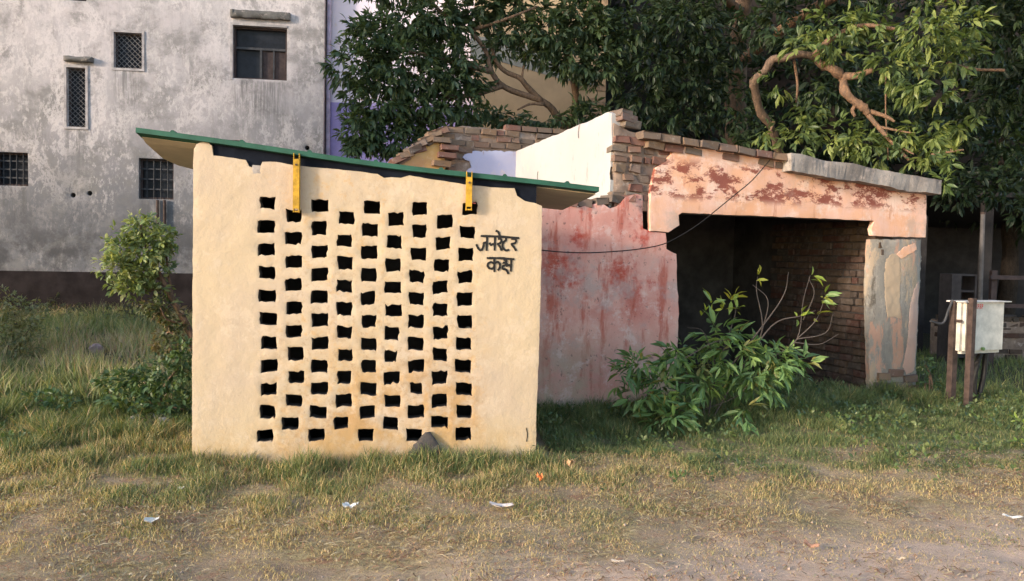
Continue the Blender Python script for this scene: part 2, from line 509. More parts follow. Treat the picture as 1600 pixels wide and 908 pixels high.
for y in ys:
    for x in xs:
        near = -6.6 <= x <= 7.1 and 2.5 <= y <= 10.6
        gv.append((x, y, hgt(x, y) if near else 0.05 * mnoise.noise(Vector((x * .55, y * .55, 1)))))
nx = len(xs)
gf = [(j * nx + i, j * nx + i + 1, (j + 1) * nx + i + 1, (j + 1) * nx + i) for j in range(len(ys) - 1) for i in range(nx - 1)]
def m_ground():
    k = N('dry_earth', .97, .1)
    x, y = k.xyz(0), k.xyz(1)
    e = k.math('SUBTRACT', y, k.math('MULTIPLY', x, .33))              # distance from the track's edge line
    e = k.math('ADD', e, k.math('MULTIPLY', k.math('SUBTRACT', k.noise(1.4, 5, .6), .5), 1.1))
    soil = k.mix(k.noise(2.2, 7, .7, lo=.36, hi=.62), (.37, .26, .175), (.49, .36, .235))
    straw = k.mix(k.noise(30, 5, .7, lo=.4, hi=.62), (.46, .36, .19), (.28, .205, .11))
    c = k.mix(k.noise(2.6, 7, .7, lo=.42, hi=.58, off=5), soil, straw)
    redl = k.noise(4.5, 6, .7, lo=.55, hi=.68, off=13)
    c = k.mix(k.math('MULTIPLY', redl, .7), c, (.31, .145, .095))
    track = k.mix(k.noise(5, 7, .7, lo=.35, hi=.65, off=2), (.78, .56, .43), (.62, .44, .335))
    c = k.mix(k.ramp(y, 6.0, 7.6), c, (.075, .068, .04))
    c = k.mix(k.math('MULTIPLY', k.noise(70, 5, .75, lo=.5, hi=.64, off=3), .5), c, (.18, .12, .08))
    c = k.mix(k.math('MULTIPLY', k.noise(95, 4, .7, lo=.56, hi=.66, off=7), .55), c, (.56, .44, .31))
    c = k.mix(k.math('MULTIPLY', k.ramp(e, 4.15, 3.4), .9), c, track)
    k.bump(k.noise(40, 8, .8), 1.0, .025); k.bump(k.noise(5, 5, .6), .5, .04)
    return k.color(c)
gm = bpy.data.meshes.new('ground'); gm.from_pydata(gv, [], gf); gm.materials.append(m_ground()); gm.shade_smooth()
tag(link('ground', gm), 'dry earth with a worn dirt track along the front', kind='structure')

# ------------------------------------------------------------------ bricks
BR = []
def brick_mesh(i, mat='brick'):
    bm = bmesh.new()
    bmesh.ops.create_cube(bm, size=1.0)
    bmesh.ops.bevel(bm, geom=list(bm.edges), offset=.055, segments=1, affect='EDGES')
    r = random.Random(i)
    for v in bm.verts:
        v.co += Vector((r.uniform(-.045, .045), r.uniform(-.08, .08), r.uniform(-.09, .09)))
    me = bpy.data.meshes.new('brick'); bm.to_mesh(me); bm.free(); me.materials.append(M[mat])
    return me
BR = [brick_mesh(i) for i in range(7)]
BRD = [brick_mesh(i, 'shaded_brick') for i in range(5)]  # darker brick copy, the shade of its dim places put into the colour
def brick(parent, loc, dim, rot=(0, 0, 0), jr=.03, pool=None):
    o = bpy.data.objects.new('brick', random.choice(pool or BR)); COL.objects.link(o); o.parent = parent
    o.location = loc; o.scale = dim
    o.rotation_euler = tuple(a + random.uniform(-jr, jr) for a in rot)
    return o
def brick_face(parent, poly, v, course=.083, length=.225, depth=.1, mapf=None, rotz=0.0, drop=0.0, jr=.02, out=.012, ok=None, rag=.04, pool=None):
    """Lay bricks over a polygon (u,z) on the plane v."""
    us = [p[0] for p in poly]; zs = [p[1] for p in poly]
    mf = mapf or (lambda u, vv, z: (u, vv, z))
    z = min(zs) + course / 2; row = 0
    while z < max(zs):
        u = min(us) - length * (.5 if row % 2 else 0) - random.uniform(0, .05)
        while u < max(us):
            L = length * random.choice((1, 1, .5, .97))
            c = (u + L / 2, z)
            if inside(poly, np.array([c]))[0] and random.random() >= drop and (ok is None or ok(*c)):
                vv = v + depth / 2 - out + random.uniform(-.016, .022)
                brick(parent, mf(c[0], vv, c[1]), ((L - .014) * random.uniform(1 - rag, 1 + rag * .3), depth, (course - .013) * random.uniform(1 - rag, 1 + rag * .3)), (0, 0, rotz), jr, pool)
            u += L
        z += course; row += 1

# ------------------------------------------------------------------ generator shed
shed = SH.empty('generator_shed')
tag(shed, 'small cream painted shed with brick lattice openings and a sloping green roof', 'shed')
wall_px = [(300, 745), (300, 600), (301, 400), (302, 250), (303, 233), (307, 225), (315, 222), (325, 223), (331, 228), (333, 243), (356, 246), (384, 250),
           (389, 260), (397, 263), (404, 267), (410, 253), (432, 253), (458, 258), (476, 260), (520, 264), (560, 268), (590, 272), (600, 278), (612, 277),
           (626, 278), (640, 274), (680, 281), (740, 290), (775, 293), (804, 294), (808, 306), (820, 314), (835, 317), (847, 322), (846, 400), (842, 560), (838, 650), (837, 745)]
HX = [[(418, 317), (415.6, 354), (416, 390), (417, 426), (417, 462.5), (419, 498), (420.5, 536), (420.5, 572), (420, 608), (417.7, 644), (414, 681)],
      [(459, 337), (458, 372.5), (459, 409), (458, 445), (459.4, 481), (459, 518), (462, 553), (463, 589.5), (459, 626), (453, 662)],
      [(500, 321), (499, 356.5), (499, 393), (499, 429), (499, 464), (500, 500), (500, 536), (499, 572.5), (498.6, 607), (497, 644), (494, 680)],
      [(542, 340), (538, 376), (539, 411), (538, 447), (538, 482.6), (538, 519), (539.5, 555), (538, 590), (537, 626), (533, 661)],
      [(581, 324), (578, 359), (577, 394.6), (576.5, 430), (574.5, 466), (576.5, 502), (576.5, 538), (576.5, 572.5), (576, 608), (574, 644), (572, 680)],
      [(618.5, 342), (616, 378), (614.5, 414), (614, 449), (615, 485), (612, 521), (610.5, 556), (612, 591), (613, 627), (610.5, 662)],
      [(656, 326), (655.5, 361), (654, 397), (651, 432), (651, 467), (650, 502.5), (649, 537), (650, 572.5), (650, 607), (650, 643), (647, 680)],
      [(695, 346), (692.5, 380), (690, 415), (688, 449), (688, 484), (688, 520), (687, 554), (687, 590), (687, 626), (687, 660)],
      [(734, 326), (731, 363), (728, 397.5), (727, 432.6), (726.5, 467.5), (726.5, 503), (725, 537), (724, 572), (725, 608), (725, 643), (724, 678)]]
holes = []
for ci, colm in enumerate(HX):
    for ri, (x, y) in enumerate(colm):
        hw = random.uniform(12.3, 13.9) - (ci > 2) * .9; hh = random.uniform(9.2, 10.5)
        if (ci, ri) in ((5, 6), (6, 8)): hw *= .85; hh *= .9
        pts = []
        sk = random.uniform(-1.2, 1.2); tp = random.uniform(-1.2, .6)
        for t, (a, b) in enumerate([(-1, 1), (-.6, 1), (-.2, 1), (.25, 1), (.65, 1), (1, 1), (1, .4), (1, -.3), (1, -1), (.6, -1), (.2, -1), (-.25, -1), (-.65, -1), (-1, -1), (-1, -.4), (-1, .3)]):
            corner = abs(a) == 1 and abs(b) == 1
            j = 1.1 if not corner else .9
            pts.append((x + a * (hw + (tp if b > 0 else 0)) * (.96 if corner else 1) + random.uniform(-j, j), y + b * hh + sk * a + random.uniform(-j, j) + (random.uniform(-3, 0) * b if not corner and random.random() < .10 else 0)))
        holes.append(ccw(SH.pts(pts)))
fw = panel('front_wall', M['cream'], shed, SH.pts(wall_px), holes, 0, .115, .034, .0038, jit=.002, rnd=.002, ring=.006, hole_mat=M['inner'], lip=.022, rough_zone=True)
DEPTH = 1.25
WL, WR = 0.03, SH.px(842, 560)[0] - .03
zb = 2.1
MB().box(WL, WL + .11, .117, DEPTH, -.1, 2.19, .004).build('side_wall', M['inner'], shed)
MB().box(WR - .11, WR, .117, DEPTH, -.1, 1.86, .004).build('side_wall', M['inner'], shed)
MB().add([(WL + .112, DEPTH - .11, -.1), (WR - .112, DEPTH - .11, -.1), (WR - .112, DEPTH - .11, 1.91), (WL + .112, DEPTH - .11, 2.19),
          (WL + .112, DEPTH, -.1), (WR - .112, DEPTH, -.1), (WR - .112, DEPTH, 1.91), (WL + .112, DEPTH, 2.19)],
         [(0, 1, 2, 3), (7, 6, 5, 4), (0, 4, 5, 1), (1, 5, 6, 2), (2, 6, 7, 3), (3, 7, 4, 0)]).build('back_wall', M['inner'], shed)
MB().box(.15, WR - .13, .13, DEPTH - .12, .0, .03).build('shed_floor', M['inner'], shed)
# roof: a thin green panel with a beige lining, overhanging on both sides
A = SH.px(212, 205, -.1); B = SH.px(936, 299, -.1)
dC = ray(262, 251); 
def shed_local(px, py, v):
    u, z = SH.px(px, py, v); return Vector((u, v, z))
rA, rB = shed_local(212, 207, -.03), shed_local(936, 300, -.03)
rC = shed_local(262, 252, .95); rD = Vector((rB.x - .02, 1.32, rB.z - .05)); rC2 = Vector((rA.x + .1, 1.32, rC.z - .03))
nu, nv = 14, 5
def roof_pt(i, j, dz):
    s, t = i / nu, j / nv
    left = rA.lerp(rC, t / .72) if t < .72 else rC.lerp(rC2, (t - .72) / .28)
    p = left.lerp(rB.lerp(rD, t), s)
    sag = -.016 * math.sin(math.pi * s) + .006 * math.sin(9 * s)
    return (p.x, p.y, p.z + sag + dz)
def sheet(z0, z1, inset=0.0):
    m = MB()
    vs = [tuple(Vector(roof_pt(i, j, z)) + Vector((0, inset if j == 0 else 0, 0))) for z in (z0, z1) for j in range(nv + 1) for i in range(nu + 1)]
    w = nu + 1; k = w * (nv + 1); fs = []
    for j in range(nv):
        for i in range(nu):
            a = j * w + i
            fs.append((a, a + w, a + w + 1, a + 1)); fs.append((k + a, k + a + 1, k + a + w + 1, k + a + w))
    for i in range(nu):
        fs.append((i, i + 1, k + i + 1, k + i)); b = nv * w + i; fs.append((b + 1, b, k + b, k + b + 1))
    for j in range(nv):
        a = j * w; fs.append((a + w, a, k + a, k + a + w)); b = a + nu; fs.append((b, b + w, k + b + w, k + b))
    return m.add(vs, fs)
roof = sheet(0, .034).build('roof_panel', M['green'], shed)
# dark strip under the front edge, standing for the shade in the gap
ua, ub_ = SH.px(334, 240, .03)[0], SH.px(838, 300, .03)[0]
def roof_z(u): return float(np.interp(u, [rA.x, rB.x], [rA.z, rB.z])) - .004
MB().add([(ua, .02, roof_z(ua) - .13), (ub_, .02, roof_z(ub_) - .13), (ub_, .02, roof_z(ub_)), (ua, .02, roof_z(ua)),
          (ua, .07, roof_z(ua) - .13), (ub_, .07, roof_z(ub_) - .13), (ub_, .07, roof_z(ub_)), (ua, .07, roof_z(ua))],
         [(0, 1, 2, 3), (7, 6, 5, 4), (0, 4, 5, 1), (1, 5, 6, 2), (2, 6, 7, 3), (3, 7, 4, 0)]).build('gap_shade_strip', mat_plain('gap_shade_blue', (.010, .012, .018), .95, 0, .3, 6, .03), roof)
lining = sheet(-.012, -.003, .12).build('roof_lining', M['beige'], roof)
lining.scale = (1, 1, 1)
# roof ribs on the upper side
for i in range(1, nu, 2):
    a, b = roof_pt(i, 0, .035), roof_pt(i, nv, .035)
    MB().add([(a[0] - .02, a[1] + .03, a[2]), (a[0] + .02, a[1] + .03, a[2]), (b[0] + .02, b[1] - .01, b[2]), (b[0] - .02, b[1] - .01, b[2]),
              (a[0] - .008, a[1] + .03, a[2] + .016), (a[0] + .008, a[1] + .03, a[2] + .016), (b[0] + .008, b[1] - .01, b[2] + .016), (b[0] - .008, b[1] - .01, b[2] + .016)],
             [(0, 1, 5, 4), (1, 2, 6, 5), (2, 3, 7, 6), (3, 0, 4, 7), (4, 5, 6, 7)]).build('rib', M['green'], roof)
# yellow channels that tie the roof to the lattice
for x0, y0, y1 in ((464, 247, 331), (733, 275, 328)):
    (ua, za), (ub, zb_) = SH.px(x0, y0, -.03), SH.px(x0 + .5, y1, -.03)
    w, t = .021, .005
    m = MB()
    br = m.box(ua - w, ua + w, -.064, -.0583, zb_ + .02, za - .01).box(ua - w, ua - w + t, -.058, -.012, zb_ - .005, za + .03)
    m.box(ua + w - t, ua + w, -.058, -.012, zb_ - .005, za + .03)
    ob = m.build('roof_bracket', M['yellow'], shed)
    MB().box(ua - w + t + .001, ua + w - t - .001, -.054, .05, zb_ - .003, zb_ + .006).build('hook', M['yellow'], ob)
    MB().tube([(ua, -.072, za - .05), (ua, -.0645, za - .05)], .008, 6).build('bolt', M['rust'], ob)
# broken concrete bed showing in the notch of the wall top, and at the broken corner
u0, z0 = SH.px(390, 266); u1, z1 = SH.px(408, 259)
panel('broken_bed', M['concrete'], shed, [(u0, z0 - .03), (u1, z0 - .03), (u1 + .01, z1), (u0 + .02, z1 + .004)], v0=-.001, thick=.018, step=.02, amp=.003, rnd=.003)
# lettering, painted by hand
def stroke(m, pts, w, v=-.0035):
    pts = [Vector((735 + x / 10.09, 350 + y / 10.09)) for x, y in pts]
    if len(pts) > 2:
        pts = [Vector((p.x, p.y)) for p in spline([(p.x, p.y, 0) for p in pts], 4)]
    L = []
    for i, p in enumerate(pts):
        t = (pts[min(i + 1, len(pts) - 1)] - pts[max(i - 1, 0)]).normalized()
        nrm = Vector((-t.y, t.x))
        k = w * (1 + .12 * math.sin(i * 1.7)) * (.8 if i in (0, len(pts) - 1) else 1)
        for s in (1, -1):
            q = p + nrm * s * k / 2
            u, z = SH.px(q.x, q.y)
            L.append((u, v + relief(u, z, .0038), z))
    n = len(pts)
    m.add(L, [(2 * i, 2 * i + 1, 2 * i + 3, 2 * i + 2) for i in range(n - 1)])
GLY = [
    [[(160, 190), (460, 200), (770, 224)]],
    [[(264, 195), (258, 300), (254, 425)], [(256, 292), (212, 300), (206, 345), (182, 402), (150, 412), (115, 372), (92, 318)]],
    [[(388, 200), (384, 300), (380, 420)], [(296, 295), (322, 330), (345, 322), (384, 305)]],
    [[(432, 232), (476, 238), (488, 268), (470, 300), (432, 318), (466, 360), (494, 424)], [(395, 105), (438, 128), (462, 196)]],
    [[(560, 212), (556, 255), (520, 290), (506, 340), (522, 392), (566, 418), (608, 404)]],
    [[(640, 232), (704, 240), (718, 272), (696, 304), (648, 318), (684, 366), (722, 424)]],
    [[(255, 538), (470, 540), (692, 556)]],
    [[(376, 545), (376, 650), (376, 758)], [(376, 628), (330, 602), (282, 622), (272, 662), (300, 700), (345, 702), (376, 676)], [(376, 622), (425, 598), (462, 630), (460, 690), (430, 735)]],
    [[(644, 552), (640, 650), (636, 752)], [(520, 560), (566, 580), (552, 604), (512, 612), (556, 612), (572, 636), (510, 668), (516, 712), (556, 716), (580, 750), (602, 792)], [(560, 668), (600, 650), (640, 646)]],
]
mt = MB()
for gi, g in enumerate(GLY):
    for li, l in enumerate(g): stroke(mt, l, 3.5 if gi not in (0, 6) else 3.7, -.0038 - .0004 * li - .0002 * gi)
let = mt.build('painted_lettering', M['black'], fw)
tag(let, 'black hand painted Hindi lettering')
# a crack by the right corner
mt = MB()
stroke(mt, [((822 - 735) * 10.09, (668 - 350) * 10.09), ((824 - 735) * 10.09, (678 - 350) * 10.09), ((822.5 - 735) * 10.09, (690 - 350) * 10.09)], 1.4, -.004)
mt.build('crack', M['black'], fw)

# ------------------------------------------------------------------ ruined garage
ruin = RU.empty('ruined_garage')
tag(ruin, 'crumbling brick garage with peeling pink and orange plaster and a dark open bay', 'ruin')
# front wall left of the bay (red), broken along its top
red_top = [(846, 316), (870, 319), (890, 322), (906, 324), (925, 320), (938, 316), (953, 326), (966, 322), (978, 308), (992, 303), (1004, 305), (1005, 357),
           (1017, 362), (1040, 364), (1041, 389), (1057, 397)]
poly = RU.pts(red_top)
ub = RU.px(1056, 640)[0]
poly = [(-2.5, -.1), (-2.5, 1.9)] + [(-1.9, 2.0), (-1.4, 2.03)] + poly + [(ub, 1.0), (ub - .01, -.1)]
redw = panel('front_wall', M['red'], ruin, poly, v0=0, thick=.24, step=.06, amp=.010, jit=.006, rnd=.003, seed=3)
# crest bricks on the broken top
for x in (856, 876, 896, 917, 940, 962, 985):
    u, z = RU.px(x, 313 + (8 if 880 < x < 950 else 3))
    brick(redw, (u, .10, z + .03), (.15, .2, .075), (random.uniform(-.1, .1), random.uniform(-.12, .12), random.uniform(-.4, .4)))
# brick core above, where the plaster has fallen
core = RU.pts([(960, 330), (960, 192), (985, 205), (1062, 224), (1110, 236), (1110, 330)], .05)
corew = panel('brick_pier', M['mortar'], ruin, core, v0=.05, thick=.2, step=.08, amp=.01, jit=.006, rnd=.012)
bf = RU.pts([(962, 322), (962, 200), (985, 208), (1066, 222), (1066, 252), (1030, 262), (1017, 300), (1016, 330), (1004, 318), (985, 322)], .03)
brick_face(corew, bf, .03, .092, .17, .14, drop=.12, jr=.13, out=.012, rag=.3)
for x, y, s in ((972, 184, 1.25), (969, 178, .9), (978, 193, 1.2)):
    u, z = RU.px(x, y, .1); brick(corew, (u + .02, .12, z - .01), (.17 * s, .22, .08), (0, .1, .2))
# lintel beam with its two corbels
beam_px = [(1016, 361), (1017, 296), (1026, 262), (1042, 252), (1052, 238), (1066, 228), (1082, 231), (1100, 226), (1130, 232), (1180, 243), (1235, 254), (1300, 266), (1380, 283),
           (1447, 297), (1447, 340), (1446, 371), (1400, 370), (1364, 368), (1362, 358), (1366, 345), (1300, 342), (1200, 338), (1120, 335), (1066, 332), (1060, 336), (1061, 352), (1044, 363)]
panel('lintel_beam', M['orange'], ruin, RU.pts(beam_px, -.014), v0=-.014, thick=.062, step=.05, amp=.008, jit=.004, rnd=.002, seed=8)
(ul, zl), (ur, zr) = RU.px(1060, 333, .05), RU.px(1447, 348, .05)
zt_l, zt_r = RU.px(1060, 232, .05)[1], RU.px(1447, 299, .05)[1]
MB().add([(ul + .06, .051, zl + .006), (ur - .006, .051, zr + .004), (ur - .006, .051, zt_r), (ul + .06, .051, zt_l - .03),
          (ul + .06, .30, zl + .006), (ur - .006, .30, zr + .004), (ur - .006, .30, zt_r), (ul + .06, .30, zt_l - .03)],
         [(0, 1, 2, 3), (7, 6, 5, 4), (0, 4, 5, 1), (1, 5, 6, 2), (2, 6, 7, 3), (3, 7, 4, 0)]).build('beam_core', M['concrete'], ruin)
# right pier with peeling layers
pu0, pu1 = RU.px(1362, 500)[0], RU.px(1442, 500)[0]
PMAP = lambda u, v, z: (u, v + (.05 * abs((u - (pu0 + pu1) / 2) / ((pu1 - pu0) / 2)) ** 3.5 if v < .06 else 0), z)
pier_px = [(1364, 640), (1362, 540), (1360, 440), (1364, 374), (1446, 374), (1445, 430), (1441, 500), (1438, 580), (1437, 640)]
pw = panel('pier', M['render'], ruin, RU.pts(pier_px, 0), v0=0, thick=.10, step=.045, amp=.014, jit=.007, rnd=.012, seed=5, mapf=PMAP)
buff = m_white_plaster('sunlit_buff_plaster', (.46, .33, .22), (.40, .30, .21)); pinkp = m_white_plaster('sunlit_pink_plaster', (.52, .32, .25), (.48, .34, .28))  # pier's sunlit band and strip: sunlight put into the plaster colours
panel('plaster_patch', buff, pw, RU.pts([(1387, 496), (1384, 470), (1383, 430), (1386, 404), (1394, 396), (1405, 398), (1407, 430), (1406, 470), (1408, 498), (1397, 495)], 0), v0=-.004, thick=.03, step=.014, amp=.012, jit=.006, rnd=.001, seed=5.02, mapf=PMAP)
panel('plaster_patch', M['orange'], pw, RU.pts([(1400, 398), (1412, 386), (1430, 380), (1434, 390), (1420, 397), (1408, 404)], 0), v0=-.006, thick=.03, step=.014, amp=.012, jit=.006, rnd=.001, seed=5.02, mapf=PMAP)
panel('plaster_patch', pinkp, pw, RU.pts([(1440, 440), (1430, 455), (1424, 490), (1420, 540), (1413, 574), (1420, 586), (1434, 580), (1437, 540), (1440, 490)], -.02), v0=-.003, thick=.03, step=.014, amp=.012, jit=.006, rnd=.001, seed=5.02, mapf=PMAP)
for x, y, w in ((1382, 588, .17), (1400, 583, .2), (1424, 592, .18), (1380, 604, .2), (1405, 603, .17), (1427, 608, .18), (1390, 618, .2), (1418, 622, .2), (1440, 618, .12)):
    u, z = RU.px(x, y, -.02); brick(pw, (u, .03, z), (w, .13, .085), (0, 0, random.uniform(-.15, .15)), .06)
# roof slab over the bay: broken brick edge on the left, concrete overhang on the right
uA, zA = RU.px(990, 206, .05); uM, zM = RU.px(1236, 240, -.15); uR, zR = RU.px(1470, 282, -.15)
slope = lambda u: np.interp(u, [uA, uM, uR], [zA, zM, zR])
BACK = 2.82
def slab(name, ua, ubb, va, vb, th, j, mat):
    n = 46; m = MB(); vs = []
    for i in range(n + 1):
        u = ua + (ubb - ua) * i / n; z = float(slope(u))
        q = [j * (1.3 * mnoise.noise(Vector((u * 2.7, k_ * 5.1, 1))) + .5 * mnoise.noise(Vector((u * 13, k_ * 3.3, 2)))) for k_ in range(4)]
        vs += [(u, va + q[0], z + q[1] * .5), (u, va + q[2], z - th + q[3]), (u, vb, z - th), (u, vb, z)]
    fs = []
    for i in range(n):
        a, b = 4 * i, 4 * i + 4
        for k in range(4):
            fs.append((a + k, b + k, b + (k + 1) % 4, a + (k + 1) % 4)[::-1])
    fs += [(0, 1, 2, 3), tuple(4 * n + k for k in (3, 2, 1, 0))]
    return m.add(vs, fs).build(name, mat, ruin)
sl = slab('roof_slab', uM, uR, -.16, BACK + .3, .17, .022, M['concrete'])
sl2 = slab('roof_slab', uA + .04, uM - .004, .07, BACK + .3, .12, .01, M['concrete'])
u = uA + .02
while u < uM - .05:
    L = random.uniform(.16, .25); z = float(slope(u + L / 2))
    brick(sl2, (u + L / 2, .0, z - .035), (L - .015, .2, .075), (0, math.atan2(zM - zA, uM - uA) * -1, 0), .04)
    if random.random() < .75: brick(sl2, (u + L / 2 + .08, .03, z - .118), (L - .02, .12, .07), (0, .07, 0), .05)
    u += L
# partition wall (white, seen from the open room)
uW = RU.px(960, 250, 0)[0]
side = lambda x, y: RU.side(x, y, uW)
wt = [side(960, 300), side(960, 190), side(957, 177), side(950, 175), side(940, 180), side(925, 187), side(900, 197), side(875, 208), side(845, 220), side(820, 231)]
wp = [(-v, z) for v, z in wt]
wp = [(-.26, -.1), (-.26, 1.97), (-.085, 1.97)] + [(min(h, -.085), z) for h, z in wp] + [(-BACK, wp[-1][1] - .01), (-BACK, -.1)]
pwall = panel('partition_wall', M['white'], ruin, wp, v0=uW, thick=.13, step=.06, amp=.009, jit=.006, rnd=.004, mapf=lambda h, d, z: (d, -h, z), seed=1)
for pl_ in ([(905, 186), (906.5, 196), (905, 207), (905.5, 216)], [(842, 268), (841, 276), (842, 284)]):
    q = [Vector((uW - .012, v_, z_)) for v_, z_ in (side(*p_) for p_ in pl_)]
    MB().tube(spline(q, 3) if len(q) > 2 else q, .0035, 5).build('crack', M['stone'], pwall)
# back wall with a bluish plaster panel and bare brick
bkl = RU.px(700, 206, BACK)[0]
top = RU.px(800, 202, BACK)[1]
bw = panel('back_wall', M['mortar'], ruin, [(bkl, -.1), (3.62, -.1), (3.62, 2.3), (2.0, 2.45), (.6, 2.7), (.3, top - .1), (-.2, top - .02), (bkl + .2, top), (bkl, top - .06)], v0=BACK, thick=.22, step=.12, amp=.01, jit=.006, rnd=.02)
lav = RU.pts([(812, 240), (790, 237), (760, 237), (742, 236), (730, 240), (722, 246), (733, 252), (736, 262), (728, 268), (718, 276), (715, 300), (812, 300)], BACK)
panel('bluish_panel', M['lavender'], bw, lav, v0=BACK - .03, thick=.04, step=.035, amp=.006, jit=.013, rnd=.003)
bb = RU.pts([(694, 275), (690, 208), (700, 200), (900, 199), (900, 232), (800, 234), (740, 233), (718, 245), (728, 256), (712, 280)], BACK)
brick_face(bw, bb, BACK, .083, .22, .12, drop=.03, jr=.03, out=.02)
# broken corner stub left of it, yellow limewash under a sloping crest
st = RU.pts([(616, 262), (640, 244), (664, 228), (682, 216), (694, 212), (698, 290), (616, 290)], BACK - .1)
stub = panel('broken_stub', M['yellow_plaster'], ruin, st + [], v0=BACK - .1, thick=.3, step=.06, amp=.012, jit=.01, rnd=.02)
for i, (x, y) in enumerate([(622, 252), (634, 243), (646, 234), (657, 226), (668, 218), (679, 211), (690, 205), (632, 252), (655, 236), (676, 222)]):
    u, z = RU.px(x, y, BACK - .1); brick(stub, (u, BACK - .04 + (.04 if i > 6 else 0), z + .01), (.18, .24, .075), (0, -.35 - .15 * random.random(), 0), .15)
for y in (219, 231, 243, 256):
    u, z = RU.px(694 + random.uniform(-6, 8), y, BACK - .12); brick(stub, (u, BACK - .08, z), (.24, .2, .07), (0, .04, random.uniform(-.25, .1)), .05)
# inner right wall of the bay and far wall piece
uI = RU.px(1365, 500, .1)[0]
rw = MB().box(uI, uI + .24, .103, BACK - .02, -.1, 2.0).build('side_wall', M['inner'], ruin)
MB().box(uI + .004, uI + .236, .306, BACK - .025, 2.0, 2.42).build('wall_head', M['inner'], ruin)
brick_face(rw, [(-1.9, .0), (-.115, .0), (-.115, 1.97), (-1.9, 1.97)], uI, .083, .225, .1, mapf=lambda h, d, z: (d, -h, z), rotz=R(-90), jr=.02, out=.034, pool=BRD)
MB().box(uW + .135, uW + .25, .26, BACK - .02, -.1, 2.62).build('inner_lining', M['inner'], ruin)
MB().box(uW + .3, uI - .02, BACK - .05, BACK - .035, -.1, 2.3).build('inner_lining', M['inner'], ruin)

# wire sagging across the front
wpx = [(846, 391), (880, 394), (920, 395), (960, 393), (1000, 389), (1035, 382), (1062, 369), (1092, 350), (1122, 326), (1150, 303), (1175, 282), (1203, 250)]
wp3 = []
for x, y in wpx:
    u, z = RU.px(x, y, -.07); wp3.append(RU.world(u, -.07, z))
wo = MB().tube(spline(wp3, 4), .0055, 5).build('hanging_wire', M['black'])
tag(wo, 'thin dark wire sagging across the front of the ruin', 'wire')

# ------------------------------------------------------------------ grey building
gb = GB.empty('grey_building')
tag(gb, 'tall weathered grey plastered building with small barred windows', 'building')
def rect_px(fr, x0, y0, x1, y1, v=0.0):
    a = fr.px(x0, (y0), v); b = fr.px(x1, y1, v)
    return (min(a[0], b[0]), max(a[0], b[0]), min(a[1], b[1]), max(a[1], b[1]))
wins = {'lattice': [(178, 50, 222, 108), (104, 105, 134, 199)], 'big': [(364, 39, 448, 126)],
        'bars': [(-8, 237, 44, 291), (217, 247, 271, 312), (340, 218, 377, 262), (110, -26, 135, 2)]}
hl = []; wl = []
for kind, L in wins.items():
    for w in L:
        r = rect_px(GB, *w); wl.append((kind, r)); hl.append([(r[0], r[2]), (r[1], r[2]), (r[1], r[3]), (r[0], r[3])])
for x, y in ((114, 305), (140, 302), (432, 233), (480, 231)):
    u, z = GB.px(x, y); hl.append([(u + .055 * math.cos(a), z + .055 * math.sin(a)) for a in np.linspace(0, 2 * math.pi, 9)[:-1]])
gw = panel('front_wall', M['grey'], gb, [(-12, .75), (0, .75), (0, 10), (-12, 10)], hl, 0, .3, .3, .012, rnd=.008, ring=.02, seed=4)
MB().box(-12, 0.03, .31, 6, -.1, 9.9).build('inner_mass', M['inner'], gb)
pl = panel('plinth', mat_plain('dark_plinth', (.024, .019, .019), .95, 0, .35, 2.5, .05), gb, [(-12, -.1), (.02, -.1), (.02, .98), (-12, .98)], v0=-.06, thick=.36, step=.3, amp=.02, rnd=.02)  # plinth in a very dark tone
